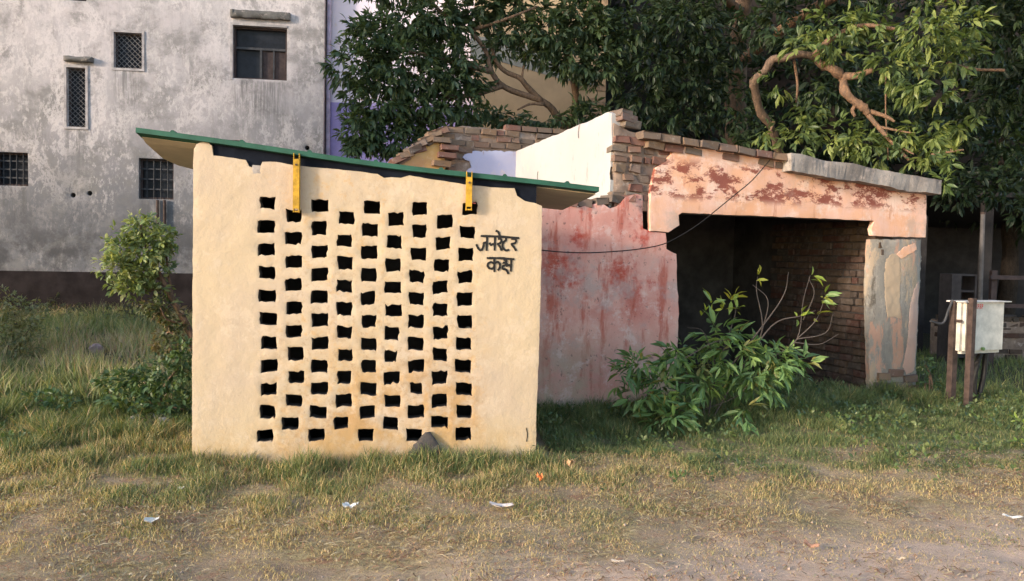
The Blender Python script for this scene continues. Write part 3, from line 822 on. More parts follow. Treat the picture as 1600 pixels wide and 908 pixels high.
for kind, (u0, u1, z0, z1) in wl:
    wdw = MB()
    f = .045
    wdw.box(u0, u1, .12, .17, z0, z0 + f).box(u0, u1, .12, .17, z1 - f, z1).box(u0, u0 + f, .12, .17, z0 + f, z1 - f).box(u1 - f, u1, .12, .17, z0 + f, z1 - f)
    wo_ = wdw.build('window', M['wood'], gb)
    MB().add([(u0, .2, z0), (u1, .2, z0), (u1, .2, z1), (u0, .2, z1), (u0, .215, z0), (u1, .215, z0), (u1, .215, z1), (u0, .215, z1)],
             [(0, 1, 2, 3), (7, 6, 5, 4), (0, 4, 5, 1), (1, 5, 6, 2), (2, 6, 7, 3), (3, 7, 4, 0)]).build('pane', M['dark'], wo_)
    g = MB()
    if kind == 'lattice':
        s = .11; n = int((u1 - u0 + z1 - z0) / s) + 2
        for i in range(-n, n):
            for sg in (1, -1):
                c = u0 + i * s if sg > 0 else u1 - i * s
                t0 = max(0, ((u0 - c) if sg > 0 else (c - u1))); t1 = min(z1 - z0, ((u1 - c) if sg > 0 else (c - u0)))
                if t1 - t0 > .02:
                    g.tube([(c + sg * t0, .10 + .006 * sg, z0 + t0), (c + sg * t1, .10 + .006 * sg, z0 + t1)], .008, 4)
        g.build('grille', mat_plain('pale_grille', (.15, .145, .15), .7), wo_)
        tr = MB()
        for a, b, c, d in ((u0 - .05, u0, z0, z1), (u1, u1 + .05, z0, z1), (u0 - .05, u1 + .05, z1, z1 + .05), (u0 - .05, u1 + .05, z0 - .05, z0)):
            tr.box(a, b, -.02, .02, c, d)
        tr.build('surround', M['trim'], wo_)
    elif kind == 'big':
        um, zm = (u0 + u1) / 2, z0 + (z1 - z0) * .6
        g.box(u0 + f, u1 - f, .125, .165, zm - .025, zm + .025).box(um - .025, um + .025, .125, .165, z0 + f, zm - .025)
        g.box(um + .26, um + .29, .13, .16, z0 + f, zm - .025)
        g.build('mullion', M['grille'], wo_)
        MB().box(um + .03, u1 - f - .01, .175, .19, z0 + f, zm - .03).build('shutter', M['wood'], wo_)
        tr = MB().box(u0 - .05, u0, -.02, .02, z0 - .04, z1 + .05).box(u0, u1, -.02, .02, z1, z1 + .05)
        tr.build('surround', M['trim'], wo_)
    else:
        k = int((u1 - u0) / .12)
        for i in range(1, k):
            u = u0 + (u1 - u0) * i / k; g.tube([(u, .09, z0), (u, .09, z1)], .010, 5)
        for i in (1, 2, 3):
            z = z0 + (z1 - z0) * i / 4; g.box(u0, u1, .096, .104, z - .015, z + .015)
        g.build('grille', M['grille'], wo_)
for x0, y0, x1, y1 in ((358, 12, 452, 29), (96, 85, 141, 95)):
    u0, u1, z0, z1 = rect_px(GB, x0, y0, x1, y1, -.2)
    panel('window_ledge', M['ledge'], gb, [(u0, z0), (u1, z0), (u1, z1), (u0, z1)], v0=-.13, thick=.15, step=.10, amp=.012, jit=.01, rnd=.03)
for x in (246, 257):
    u, z0 = GB.px(x, 350, -.05); _, z1 = GB.px(x, 314, -.05)
    MB().tube([(u, -.05, z1 + .02), (u, -.05, z0 - .1)], .03, 8).build('waste_pipe', M['rust'], gb)

# ------------------------------------------------------------------ other buildings behind
LB = Frame(at(503, 400, 18.35).x - .3, 18.42, 0)
lb = LB.empty('lavender_building')
tag(lb, 'tall white building with purple lower wall behind the trees', 'building')
zd = LB.px(520, 160)[1]
white_dull = m_white_plaster('pale_lilac_wall', (.62, .56, .66), (.66, .60, .68))
MB().box(0, 5.2, 0, 3, zd, 12).build('upper_wall', white_dull, lb)
MB().box(0, 5.2, -.03, 3, -.1, zd - .004).build('lower_wall', mat_plain('purple_paint', (.30, .25, .50), .8, 0, .15, 2), lb)
MB().tube([(.42, -.1, -.1), (.42, -.1, 11)], .05, 8).build('drain_pipe', mat_plain('pipe_lilac', (.42, .38, .52), .6), lb)
TB = Frame(at(735, 400, 16.4).x, 16.4, 0)
tb = TB.empty('tan_building')
tag(tb, 'tan building with a grey painted swoosh, seen through the branches', 'building')
wR = TB.px(946, 150)[0]
tan = mat_plain('tan_paint', (.40, .285, .175), .9, 0, .12, 1.5)
MB().box(0, wR, 0, 5, -.1, 11).build('wall', tan, tb)
sw = [(735, 92), (780, 96), (830, 110), (870, 122), (905, 130), (930, 134), (930, 112), (900, 104), (860, 88), (820, 70), (780, 60), (735, 56)]
panel('painted_band', mat_plain('grey_green_paint', (.24, .235, .21), .9), tb, TB.pts(sw, -.01), v0=-.012, thick=.011, step=.3, amp=0, rnd=0)
for i in range(13):
    z = 3.2 + i * .28
    MB().box(wR - (.34 if i % 2 else .22), wR + .004, -.02, .1, z, z + .13).build('quoin', mat_plain('quoin_tan', (.33, .22, .14), .9) if i == 0 else bpy.data.materials['quoin_tan'], tb)
DB = Frame(at(951, 400, 18.2).x, 18.2, 0)
db = DB.empty('brown_building')
tag(db, 'dim brown building deep behind the large tree', 'building')
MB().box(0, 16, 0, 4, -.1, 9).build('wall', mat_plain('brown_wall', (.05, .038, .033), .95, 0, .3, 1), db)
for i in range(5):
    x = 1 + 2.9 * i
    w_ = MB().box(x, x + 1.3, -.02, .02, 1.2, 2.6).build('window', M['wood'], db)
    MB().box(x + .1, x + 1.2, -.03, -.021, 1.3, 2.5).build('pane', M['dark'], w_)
# added unseen house left of the frame, put there to shade the left tree
NB = Frame(-13.2, 2.9, 90)
nb = NB.empty('added_shade_house')
tag(nb, 'added house block out of view at left, there to shade the left tree', 'building')
hs = [[(x, z), (x + 1.2, z), (x + 1.2, z + 1.3), (x, z + 1.3)] for z in (1.0, 4.2, 7.4) for x in (1.0, 3.6)]
hs2 = []
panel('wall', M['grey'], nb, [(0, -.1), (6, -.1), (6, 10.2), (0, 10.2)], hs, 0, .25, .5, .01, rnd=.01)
MB().box(0.02, 5.98, .26, 6, -.1, 10.1).build('inner_mass', M['inner'], nb)
for h in hs + hs2:
    w_ = MB().box(h[0][0], h[1][0], .12, .16, h[0][1], h[0][1] + .06).box(h[0][0], h[1][0], .12, .16, h[2][1] - .06, h[2][1]).build('window', M['wood'], nb)
    MB().box(h[0][0], h[1][0], .18, .2, h[0][1], h[2][1]).build('pane', M['dark'], w_)

# ------------------------------------------------------------------ low things under the trees on the right
p0 = at(1470, 500, 12.6)
LW = Frame(p0.x, 12.6, 6)
lw = LW.empty('low_brick_wall')
tag(lw, 'low broken brick wall in the dark behind the white box', 'wall')
cw = MB().box(0, 5.5, .03, .25, -.1, .62).build('wall_core', M['mortar'], lw)
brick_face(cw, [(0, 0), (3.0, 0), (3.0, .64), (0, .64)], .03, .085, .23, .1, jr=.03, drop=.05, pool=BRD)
u = 0.05
while u < 3.0:
    L = random.uniform(.18, .25)
    if random.random() < .7: brick(cw, (u + L / 2, .13, .66), (L - .02, .2, .075), (0, 0, 0), .1, BRD)
    u += L
pole = ground_at(1528, 552); Yp = 11.6
a, b = at(1530, 520, Yp), at(1536, 335, Yp)
po = empty('thin_pole', (a.x, Yp, 0))
tag(po, 'thin pale upright pole behind the white box', 'pole')
MB().tube([(0, 0, -.05), (b.x - a.x, 0, b.z)], [.035, .03], 8).build('shaft', mat_plain('pale_pole', (.12, .105, .10), .8), po)
MB().tube([(b.x - a.x, 0, b.z + .001), (b.x - a.x, 0, b.z + .03)], .036, 8).build('cap', M['rust'], po)
b2 = at(1488, 428, 12.0); b3 = at(1524, 505, 12.0)
cb = empty('old_cabinet', (b2.x, 12.0, 0))
tag(cb, 'dim open shelf unit standing in the dark beside the thin pole', 'cabinet')
wd, ht = b3.x - b2.x, b2.z
cm = mat_plain('dull_cabinet', (.06, .05, .05), .8)
MB().box(0, .14, 0, .35, 0, ht).build('side_panel', cm, cb)
MB().box(wd - .03, wd, 0, .35, 0, ht).build('side_panel', cm, cb)
for z in (.1, ht * .45, ht * .8, ht - .03):
    MB().box(.142, wd - .032, .01, .34, z, z + .03).build('shelf', cm, cb)
r0, r1 = at(1548, 433, 11.8), at(1700, 437, 11.8)
ra = empty('rail_fence', (r0.x, 11.8, 0))
tag(ra, 'dark two rail fence under the trees at the right edge', 'fence')
for z in (r0.z, r0.z - .42): MB().box(0, r1.x - r0.x, 0, .05, z - .03, z + .03, .005).build('rail', M['wood'], ra)
for i in range(3): MB().box(.05 + i * .8, .13 + i * .8, .052, .12, -.05, r0.z + .1).build('post', M['wood'], ra)
OS = Frame(at(1452, 300, 13.2).x, 13.2, 0)
os_ = OS.empty('open_shelter')
tag(os_, 'dark open sided shelter in the shade of the trees at right', 'shelter')
sm_ = mat_plain('dark_timber', (.035, .030, .030), .9)  # very dark timber tone for the whole shelter
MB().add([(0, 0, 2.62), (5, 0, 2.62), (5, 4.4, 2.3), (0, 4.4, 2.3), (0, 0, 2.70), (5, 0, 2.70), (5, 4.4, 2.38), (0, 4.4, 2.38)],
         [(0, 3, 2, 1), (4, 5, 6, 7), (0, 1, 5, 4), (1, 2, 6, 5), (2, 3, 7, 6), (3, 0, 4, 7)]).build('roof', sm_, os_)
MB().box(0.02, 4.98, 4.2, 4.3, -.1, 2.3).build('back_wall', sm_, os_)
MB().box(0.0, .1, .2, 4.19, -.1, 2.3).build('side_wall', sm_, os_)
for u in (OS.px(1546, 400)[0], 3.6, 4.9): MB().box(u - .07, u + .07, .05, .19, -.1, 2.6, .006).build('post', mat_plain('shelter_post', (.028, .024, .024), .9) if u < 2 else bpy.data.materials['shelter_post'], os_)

# ------------------------------------------------------------------ white box on posts
bx = ground_at(1512, 640)
BX = Frame(bx.x, bx.y, 24)
box = BX.empty('meter_box')
tag(box, 'white meter box with red print mounted on two rusty posts', 'meter box')
def bpx(x, y, v=0.0): return BX.px(x, y, v)
t_, _ = bpx(1513, 640)
MB().box(-.028, .028, -.03, .03, -.05, bpx(1513, 466)[1], .003).build('post', M['rust'], box)
u2 = bpx(1488, 560, .16)[0]
MB().box(u2 - .035, u2 + .035, .13, .19, -.05, bpx(1488, 470, .16)[1], .003).build('post', M['rust'], box)
uL, zT = bpx(1507, 473, .05); uRr, zB = bpx(1569, 551, .05)
bm = bmesh.new()
bmesh.ops.create_cube(bm, size=1)
for v in bm.verts: v.co = Vector(((uL + uRr) / 2 + v.co.x * (uRr - uL), .13 + v.co.y * .16, (zT + zB) / 2 + v.co.z * (zT - zB)))
bmesh.ops.bevel(bm, geom=[e for e in bm.edges if min(v.co.z for v in e.verts) < zB + .01], offset=.035, segments=4, affect='EDGES')
me = bpy.data.meshes.new('box_body'); bm.to_mesh(me); bm.free()
me.materials.append(mat_plain('white_enamel', (.58, .53, .46), .5, 0, .2, 7)); me.shade_smooth(); me.set_sharp_from_angle(angle=R(40))
bb_ = link('box_body', me, box)
MB().box(uL - .02, uRr + .04, .02, .24, zT + .002, zT + .014, .003).build('lid', mat_plain('lid_paint', (.55, .51, .47), .5), box)
red = mat_plain('red_print', (.62, .03, .03), .6)
pr = MB()
x0 = bpx(1522, 478, .045)[0]; zz = bpx(1522, 479, .045)[1]
for i in range(5):
    s = .026
    pr.box(x0 + i * .031, x0 + i * .031 + .006, .0472, .0485, zz - .027, zz + .027).box(x0 + i * .031 + .0061, x0 + i * .031 + .023, .0472, .0485, zz + .012, zz + .02)
    pr.box(x0 + i * .031 + .0061, x0 + i * .031 + .02, .0472, .0485, zz - .004, zz + .004)
    if i % 2: pr.box(x0 + i * .031 + .0061, x0 + i * .031 + .023, .0472, .0485, zz - .02, zz - .012)
pr.build('red_print', red, bb_)
MB().box(uL - .012, uL - .002, .06, .20, (zT + zB) / 2 + .06, (zT + zB) / 2 + .09).build('strap', M['rust'], box)
MB().tube([bpx(1535, 540, .04)[:1] + (.045, bpx(1535, 545, .04)[1]), bpx(1535, 540, .04)[:1] + (.02, bpx(1535, 545, .04)[1])], .018, 8).build('knob', mat_plain('green_knob', (.12, .2, .07), .5), box)
cab = []
for x, y in ((1540, 552), (1538, 580), (1533, 605), (1525, 625), (1522, 600), (1526, 570), (1532, 553)):
    u, z = bpx(x, y, .15); cab.append((u, .15, z))
MB().tube(spline(cab, 5), .028, 8).build('black_cable', M['black'], box)
cab = [(u2 - .03, .16, zT + .02), (u2 - .09, .16, zT - .08), (u2 - .14, .18, zT - .22), (u2 - .3, .2, zT - .2)]
MB().tube(spline(cab, 5), .012, 6).build('grey_cable', M['grille'], box)

# ------------------------------------------------------------------ leaves, trees, shrubs
LT = np.array([(0, 0, 0), (-.38, .25, .07), (.38, .25, .07), (0, .28, 0), (-.46, .58, .05), (.46, .58, .05), (0, .62, -.04), (0, 1, -.17)])
LF = np.array([(0, 3, 1), (0, 2, 3), (1, 3, 6), (1, 6, 4), (3, 2, 5), (3, 5, 6), (4, 6, 7), (6, 5, 7)])
def unit(v): return v / np.maximum(np.linalg.norm(v, axis=-1, keepdims=True), 1e-9)
class Leaves:
    def __init__(self): self.p, self.d, self.L, self.W, self.c = [], [], [], [], []
    def add(self, p, d, L, W, c):
        self.p.append(p); self.d.append(d); self.L.append(L); self.W.append(W); self.c.append(c)
    def spray(self, P, D, per, L, asp, cols, droop=.5, wild=.8, tip=0.0):
        """P (n,3) twig tips, D (n,3) directions; per leaves each."""
        n = len(P); N_ = n * per
        p = np.repeat(P, per, 0); d = np.repeat(D, per, 0)
        r = rng.normal(size=(N_, 3)) * wild
        d = unit(unit(d) + r); d[:, 2] -= droop; d = unit(d)
        along = rng.uniform(-.5, .35, N_)[:, None] * np.repeat(unit(D), per, 0) * L * .9
        l = L * rng.uniform(.45, 1.25, N_)
        tint = np.array(cols)[rng.integers(0, len(cols), n)]
        tint = np.repeat(tint, per, 0) * rng.uniform(.75, 1.25, (N_, 1))
        self.add(p + along + d * .015, d, l, l * asp * rng.uniform(.8, 1.2, N_), tint)
    def done(self):
        return [np.concatenate(x) for x in (self.p, self.d, self.L, self.W, self.c)]
    def build(self, parent, base, name='foliage', keep=0, mat=None):
        P, D, L, W, C = self.done(); mat = mat or M['leaf']
        n = len(P)
        up = unit(rng.normal(size=(n, 3)) * .55 + np.array([0, 0, 1.0]))
        X = unit(np.cross(D, up)); Z = np.cross(X, D)
        sel = np.zeros(n, bool)
        if keep:
            tocam = P - np.array(CP)
            loc = tocam @ np.array(CR)
            dep = -loc[:, 2]
            vis = (np.abs(loc[:, 0] / dep) < .63) & (np.abs(loc[:, 1] / dep) < .35)
            face = np.abs((Z * unit(tocam)).sum(1))
            score = np.where(vis, L * W / dep ** 2 * (face + .1) / (1 + .5 * np.maximum(0, dep - np.percentile(dep, 8))), 0)
            sel[np.argsort(-score)[:keep]] = True
            vars_ = {}
            for i in np.where(sel)[0]:
                q = tuple((np.round(C[i] * 40) / 40).tolist())
                if len(vars_) > 14 and q not in vars_: q = min(vars_, key=lambda k: sum((k[j] - C[i][j]) ** 2 for j in range(3)))
                if q not in vars_:
                    me = bpy.data.meshes.new('leaf'); me.from_pydata([tuple(v) for v in LT], [], [tuple(int(k) for k in f) for f in LF])
                    at_ = me.color_attributes.new('tint', 'FLOAT_COLOR', 'POINT')
                    at_.data.foreach_set('color', np.tile([*C[i], 1.0], len(LT))); me.materials.append(mat); vars_[q] = me
                o = bpy.data.objects.new('leaf', vars_[q]); COL.objects.link(o); o.parent = parent
                m = Matrix((list(X[i] * W[i]), list(D[i] * L[i]), list(Z[i] * L[i] * .8))).transposed().to_4x4()
                m.translation = Vector(P[i]) - base
                o.matrix_local = m
        P, D, L, W, C, X, Z = [a[~sel] for a in (P, D, L, W, C, X, Z)]
        n = len(P)
        V = P[:, None] + X[:, None] * (LT[None, :, 0:1] * W[:, None, None]) + D[:, None] * (LT[None, :, 1:2] * L[:, None, None]) + Z[:, None] * (LT[None, :, 2:3] * L[:, None, None] * .8)
        V = V.reshape(-1, 3) - np.array(base)
        F = (LF[None] + (np.arange(n) * len(LT))[:, None, None]).reshape(-1, 3)
        return fast_mesh(name, V, F, np.repeat(C, len(LT), 0), mat, parent)
def fast_mesh(name, V, F, C, mat, parent=None):
    me = bpy.data.meshes.new(name)
    k = F.shape[1]
    me.vertices.add(len(V)); me.vertices.foreach_set('co', V.astype(np.float32).ravel())
    me.loops.add(F.size); me.loops.foreach_set('vertex_index', F.astype(np.int32).ravel())
    me.polygons.add(len(F)); me.polygons.foreach_set('loop_start', np.arange(0, F.size, k, dtype=np.int32))
    me.update(calc_edges=True)
    a = me.color_attributes.new('tint', 'FLOAT_COLOR', 'POINT')
    a.data.foreach_set('color', np.concatenate([C, np.ones((len(C), 1))], 1).astype(np.float32).ravel())
    me.materials.append(mat)
    return link(name, me, parent)

def clump_points(clumps, per_area):
    """clumps: (px, py, rx_px, ry_px, Y[, density]) -> points in uneven ellipsoids, with outward directions."""
    Ps, Ds = [], []
    for c in clumps:
        px, py, rx, ry, Y = c[:5]; dens = c[5] if len(c) > 5 else 1.0
        s = Y / FPX; cen = np.array(at(px, py, Y)); rad = np.array([rx * s, (rx + ry) * .5 * s, ry * s])
        n = max(4, int(per_area * dens * rad[0] * rad[2] * 3.2))
        d = unit(rng.normal(size=(n, 3))); r = rng.uniform(.12, 1, n) ** .55
        r *= 1 + .22 * np.array([mnoise.noise(Vector(q * 2.2 + cen)) for q in d])
        Ps.append(cen + d * r[:, None] * rad); Ds.append(d)
    return np.concatenate(Ps), np.concatenate(Ds)
def limb(m, pts, r0, r1, sides=8, n=5, wob=.08):
    s = spline(pts, n); m.tube(s, lerp_list([r0, r1], len(s)), sides, wob)
def twigs(m, start, targets, r=.02):
    for t in targets:
        s = Vector(start(t)); t = Vector(t)
        mid = s.lerp(t, .5) + Vector((random.uniform(-.2, .2), random.uniform(-.2, .2), random.uniform(0, .2)))
        limb(m, [s, mid, t], r, r * .35, 5, 4)

DARK = [(.026, .045, .022), (.034, .058, .028), (.045, .070, .030), (.035, .052, .03)]  # leaf tones with the shade of the crown put into them
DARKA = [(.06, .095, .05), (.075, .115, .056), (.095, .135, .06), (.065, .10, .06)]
FARL = [(.018, .032, .016), (.024, .040, .02), (.03, .046, .02)]  # background leaves, darkened to carry its deep shade
MID = [(.11, .155, .05), (.155, .20, .06), (.09, .13, .05), (.20, .235, .07)]  # sunlit clumps: sunlight put into a lighter leaf tone
# -- left tree behind the ruin
A0 = at(885, 420, 13.2); baseA = Vector((A0.x, 13.2, 0))
ta = empty('leafy_tree', baseA)
tag(ta, 'dense dark green tree with a curved bare limb left of the white wall', 'tree')
def PA(l, Y): return [at(x, y, Y + k) for (x, y, k) in l]
tm = MB()
limb(tm, [baseA + Vector((0, 0, -.1)), at(890, 330, 13.2), at(884, 215, 13.1), at(868, 178, 12.9), at(845, 157, 12.7), at(812, 146, 12.6), at(785, 134, 12.5), at(768, 112, 12.4), at(758, 78, 12.4), at(735, 48, 12.4)], .07, .03, 9)
sh = lambda l: [p - baseA for p in l]
tk = MB()
for L, r0, r1 in (([(846, 158, 12.7), (826, 138, 12.6), (812, 122, 12.5), (790, 112, 12.5), (774, 94, 12.4), (768, 70, 12.4)], .05, .025),
                  ([(850, 163, 12.7), (828, 163, 12.6), (808, 172, 12.6)], .03, .012), ([(815, 125, 12.5), (818, 105, 12.5), (822, 85, 12.5)], .02, .01),
                  ([(785, 134, 12.5), (730, 150, 12.3), (670, 150, 12.1), (610, 150, 12)], .05, .015), ([(768, 112, 12.4), (700, 95, 12.2), (640, 80, 12.0), (590, 75, 12)], .05, .015),
                  ([(735, 48, 12.4), (790, 30, 12.2), (840, 10, 12.2)], .03, .015), ([(884, 215, 13.1), (900, 150, 13), (880, 60, 12.8), (895, 10, 12.6)], .07, .03),
                  ([(735, 48, 12.4), (690, 20, 12.3), (650, -30, 12.3)], .04, .015)):
    limb(tk, [at(*q) for q in L], r0, r1, 7)
for m, nm in ((tm, 'trunk'), (tk, 'limb')):
    m.v = [tuple(Vector(p) - baseA) for p in m.v]
    m.build(nm, M['bark'], ta, True)
ca = [(585, 58, 50, 34, 12.0), (640, 34, 62, 34, 12.2), (700, 40, 45, 36, 12.3), (562, 105, 48, 42, 11.9), (630, 105, 66, 50, 12.0), (700, 108, 48, 52, 12.2), (590, 160, 52, 40, 11.9),
      (655, 165, 55, 38, 12.1), (566, 205, 38, 36, 11.9), (560, 228, 26, 18, 11.8), (610, 215, 56, 30, 12), (665, 200, 40, 20, 12.2), (725, 160, 32, 40, 12.3), (742, 120, 22, 26, 12.4),
      (745, 18, 50, 24, 12.5, 1.0), (800, 50, 48, 26, 12.5, 1.0), (800, 8, 50, 22, 12.5, .8), (775, 80, 26, 18, 12.5, .8), (858, 48, 44, 38, 12.4, 1.1), (905, 20, 44, 34, 12.4), (895, 95, 44, 30, 12.5, 1.1), (840, 85, 30, 18, 12.5, .9),
      (936, 100, 34, 40, 12.6, 1.1), (930, 50, 40, 40, 12.5), (770, 182, 60, 13, 12.9), (840, 190, 60, 12, 12.9), (925, 178, 50, 20, 12.9), (610, -40, 90, 40, 12.2), (760, -60, 110, 45, 12.4), (900, -50, 80, 45, 12.4), (700, -110, 160, 50, 12.5)]
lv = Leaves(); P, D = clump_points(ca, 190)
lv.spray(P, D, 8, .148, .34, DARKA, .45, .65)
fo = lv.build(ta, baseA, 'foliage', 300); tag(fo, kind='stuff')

# -- large tree at the right
B0 = at(1160, 420, 14.2); baseB = Vector((B0.x, 14.2, 0))
tb_ = empty('spreading_tree', baseB)
tag(tb_, 'large spreading tree whose sunlit crooked limb hangs over the ruin roof', 'tree')
tm = MB(); tk = MB(); tl = MB()
limb(tm, [baseB + Vector((0, 0, -.1)), at(1158, 300, 14.2), at(1150, 200, 14.2), at(1152, 100, 14), at(1160, 20, 13.6), at(1175, -120, 13.2)], .24, .12, 10)
limb(tl, [at(1158, 300, 14.2), at(1200, 285, 13.4), at(1230, 266, 12.1)], .11, .062, 9)
kn = [(1230, 266, 12.1), (1214, 226, 11.7), (1206, 200, 11.5), (1190, 178, 11.3), (1181, 150, 11.1), (1180, 128, 11), (1192, 112, 10.95), (1206, 94, 10.9), (1226, 92, 10.85), (1246, 86, 10.8),
      (1270, 90, 10.8), (1282, 102, 10.8), (1302, 108, 10.8), (1318, 124, 10.8), (1322, 144, 10.7), (1336, 160, 10.7), (1350, 168, 10.7), (1357, 180, 10.7)]
kall = spline([at(x + random.uniform(-2.5, 2.5), y + random.uniform(-2.5, 2.5), Y + random.uniform(-.04, .04)) for x, y, Y in kn], 3)
kr = [r * random.uniform(.8, 1.25) for r in lerp_list([.058, .055, .05, .046, .05, .06, .058, .042], len(kall))]
cut = int(len(kall) * .62)
tl.tube(kall[:cut + 1], kr[:cut + 1], 9, .14)
tl2 = MB(); tl2.tube(kall[cut:], kr[cut:], 9, .14)  # right part gets paler bark, sunlight put into its colour
for L, r0, r1 in (([(1318, 120, 10.8), (1340, 118, 10.7), (1364, 109, 10.6)], .06, .035), ([(1352, 172, 10.7), (1384, 182, 10.6), (1398, 190, 10.5)], .035, .015),
                  ([(1350, 172, 10.7), (1372, 198, 10.6), (1396, 225, 10.5), (1420, 250, 10.4)], .035, .018), ([(1372, 198, 10.6), (1402, 204, 10.5), (1430, 209, 10.4)], .02, .010),
                  ([(1396, 225, 10.5), (1416, 235, 10.4), (1428, 241, 10.3)], .018, .009), ([(1340, 160, 10.7), (1332, 172, 10.7), (1336, 182, 10.7)], .03, .02),
                  ([(1455, 242, 10.2), (1480, 238, 10.1), (1506, 234, 10.0)], .016, .010), ([(1484, 236, 10.1), (1496, 226, 10.1)], .012, .006),
                  ([(1272, 88, 10.8), (1300, 60, 10.7), (1350, 40, 10.6), (1420, 50, 10.4)], .05, .02), ([(1480, 98, 10.8), (1520, 108, 10.8), (1570, 110, 10.7)], .02, .02),
                  ([(1240, 90, 10.9), (1246, 130, 11), (1244, 160, 11.1)], .02, .015), ([(1384, 120, 10.6), (1384, 180, 10.6), (1388, 250, 10.6)], .010, .008),
                  ([(1160, 20, 13.6), (1100, -20, 12.6), (1020, 0, 12.4)], .08, .03), ([(1152, 100, 14), (1260, 20, 12.2), (1360, -20, 11.4), (1480, 0, 11)], .1, .03),
                  ([(1208, 190, 11.4), (1204, 202, 11.4), (1198, 214, 11.4)], .035, .012)):
    limb(tk, [at(*q) for q in L], r0, r1, 7)
for m, nm, mt_ in ((tm, 'trunk', M['bark']), (tl, 'crooked_limb', M['bark']), (tl2, 'sun_toned_limb', M['bark_pale']), (tk, 'limb', M['bark_pale'])):
    m.v = [tuple(Vector(p) - baseB) for p in m.v]
    m.build(nm, mt_, tb_, True)
cbm = [(985, 45, 50, 40, 12.4), (1030, 90, 60, 55, 12.6), (1010, 150, 50, 36, 12.8), (1075, 30, 60, 50, 12.3), (1090, 110, 60, 60, 12.9), (1060, 180, 60, 24, 12.9), (1140, 60, 50, 50, 12.9),
       (1140, 160, 50, 50, 13.1), (1180, 205, 50, 26, 12.6), (1210, 30, 60, 38, 11.8), (1230, 60, 40, 22, 11.4), (1160, 230, 40, 14, 12.6)]
cbl = [(1300, 42, 56, 30, 10.8), (1360, 40, 50, 26, 10.6), (1300, 72, 40, 16, 10.6), (1390, 100, 44, 32, 10.3), (1445, 45, 55, 42, 10.1), (1440, 130, 34, 34, 10.0), (1490, 90, 42, 34, 10.4),
       (1470, 150, 22, 20, 10.0), (1510, 40, 46, 40, 10.6), (1265, 175, 26, 34, 11.4), (1215, 130, 26, 24, 10.9, .5), (1195, 205, 22, 26, 11.0, .6), (1250, 72, 34, 14, 10.6, .8), (1250, 210, 36, 26, 11.2), (1310, 212, 46, 24, 10.9), (1345, 225, 50, 22, 10.7), (1400, 215, 34, 24, 10.6), (1450, 215, 40, 28, 10.4),
       (1445, 245, 44, 20, 10.2), (1490, 250, 26, 18, 10.1), (1370, 245, 40, 14, 10.7), (1476, 285, 12, 16, 9.9), (1500, 200, 30, 24, 10.6)]
cbd = [(1550, 60, 60, 60, 11.6), (1590, 140, 50, 60, 12), (1540, 150, 40, 40, 12.2), (1560, 220, 50, 40, 12.6), (1600, 250, 50, 40, 12.4), (1520, 290, 44, 34, 12.2), (1570, 300, 44, 34, 12.2), (1610, 320, 40, 34, 12), (1490, 300, 24, 24, 12.2), (1590, 20, 60, 50, 11.4), (1640, 100, 60, 90, 11.6),
       (1100, -50, 110, 50, 12.2), (1300, -50, 120, 50, 11.2), (1480, -50, 120, 50, 10.8), (1640, -40, 90, 60, 11.2), (1200, -130, 200, 60, 12), (1450, -140, 200, 60, 11.6), (1300, 130, 60, 50, 12.4, .8), (1400, 170, 60, 60, 12.4), (1480, 210, 50, 50, 12.6)]
lv = Leaves()
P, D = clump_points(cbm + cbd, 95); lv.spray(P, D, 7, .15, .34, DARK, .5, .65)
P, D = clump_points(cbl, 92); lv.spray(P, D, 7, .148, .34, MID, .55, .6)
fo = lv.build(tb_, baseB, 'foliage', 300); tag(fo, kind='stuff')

# -- further trees closing the background
def far_tree(px, Y, clumps, label, h):
    b = at(px, 420, Y); b = Vector((b.x, Y, 0))
    e = empty('background_tree', b); tag(e, label, 'tree', 'trees closing the background')
    m = MB(); limb(m, [(0, 0, -.1), (.1, 0, h * .3), (-.1, .1, h * .6), (.1, 0, h)], .2, .06, 8); m.build('trunk', M['bark_dark'], e, True)
    l = Leaves(); P, D = clump_points(clumps, 26); l.spray(P, D, 6, .24, .33, FARL, .4, .7)
    tag(l.build(e, b, 'foliage'), kind='stuff')
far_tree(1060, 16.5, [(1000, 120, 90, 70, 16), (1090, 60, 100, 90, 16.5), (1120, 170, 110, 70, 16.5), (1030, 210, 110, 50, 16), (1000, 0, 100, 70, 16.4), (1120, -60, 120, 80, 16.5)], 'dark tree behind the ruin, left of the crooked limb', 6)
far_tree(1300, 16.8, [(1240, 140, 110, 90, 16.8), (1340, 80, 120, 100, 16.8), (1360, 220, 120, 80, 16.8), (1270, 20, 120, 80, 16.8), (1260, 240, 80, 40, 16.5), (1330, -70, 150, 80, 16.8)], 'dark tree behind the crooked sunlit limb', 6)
far_tree(1570, 16.4, [(1480, 140, 110, 100, 16.4), (1580, 80, 110, 110, 16.4), (1560, 230, 120, 90, 16.4), (1480, 280, 80, 50, 16.2), (1600, 320, 100, 50, 16.2), (1680, 180, 110, 130, 16), (1520, -30, 140, 90, 16.4), (1680, -20, 120, 90, 16.4)], 'dark tree in the right corner behind the pole', 6)

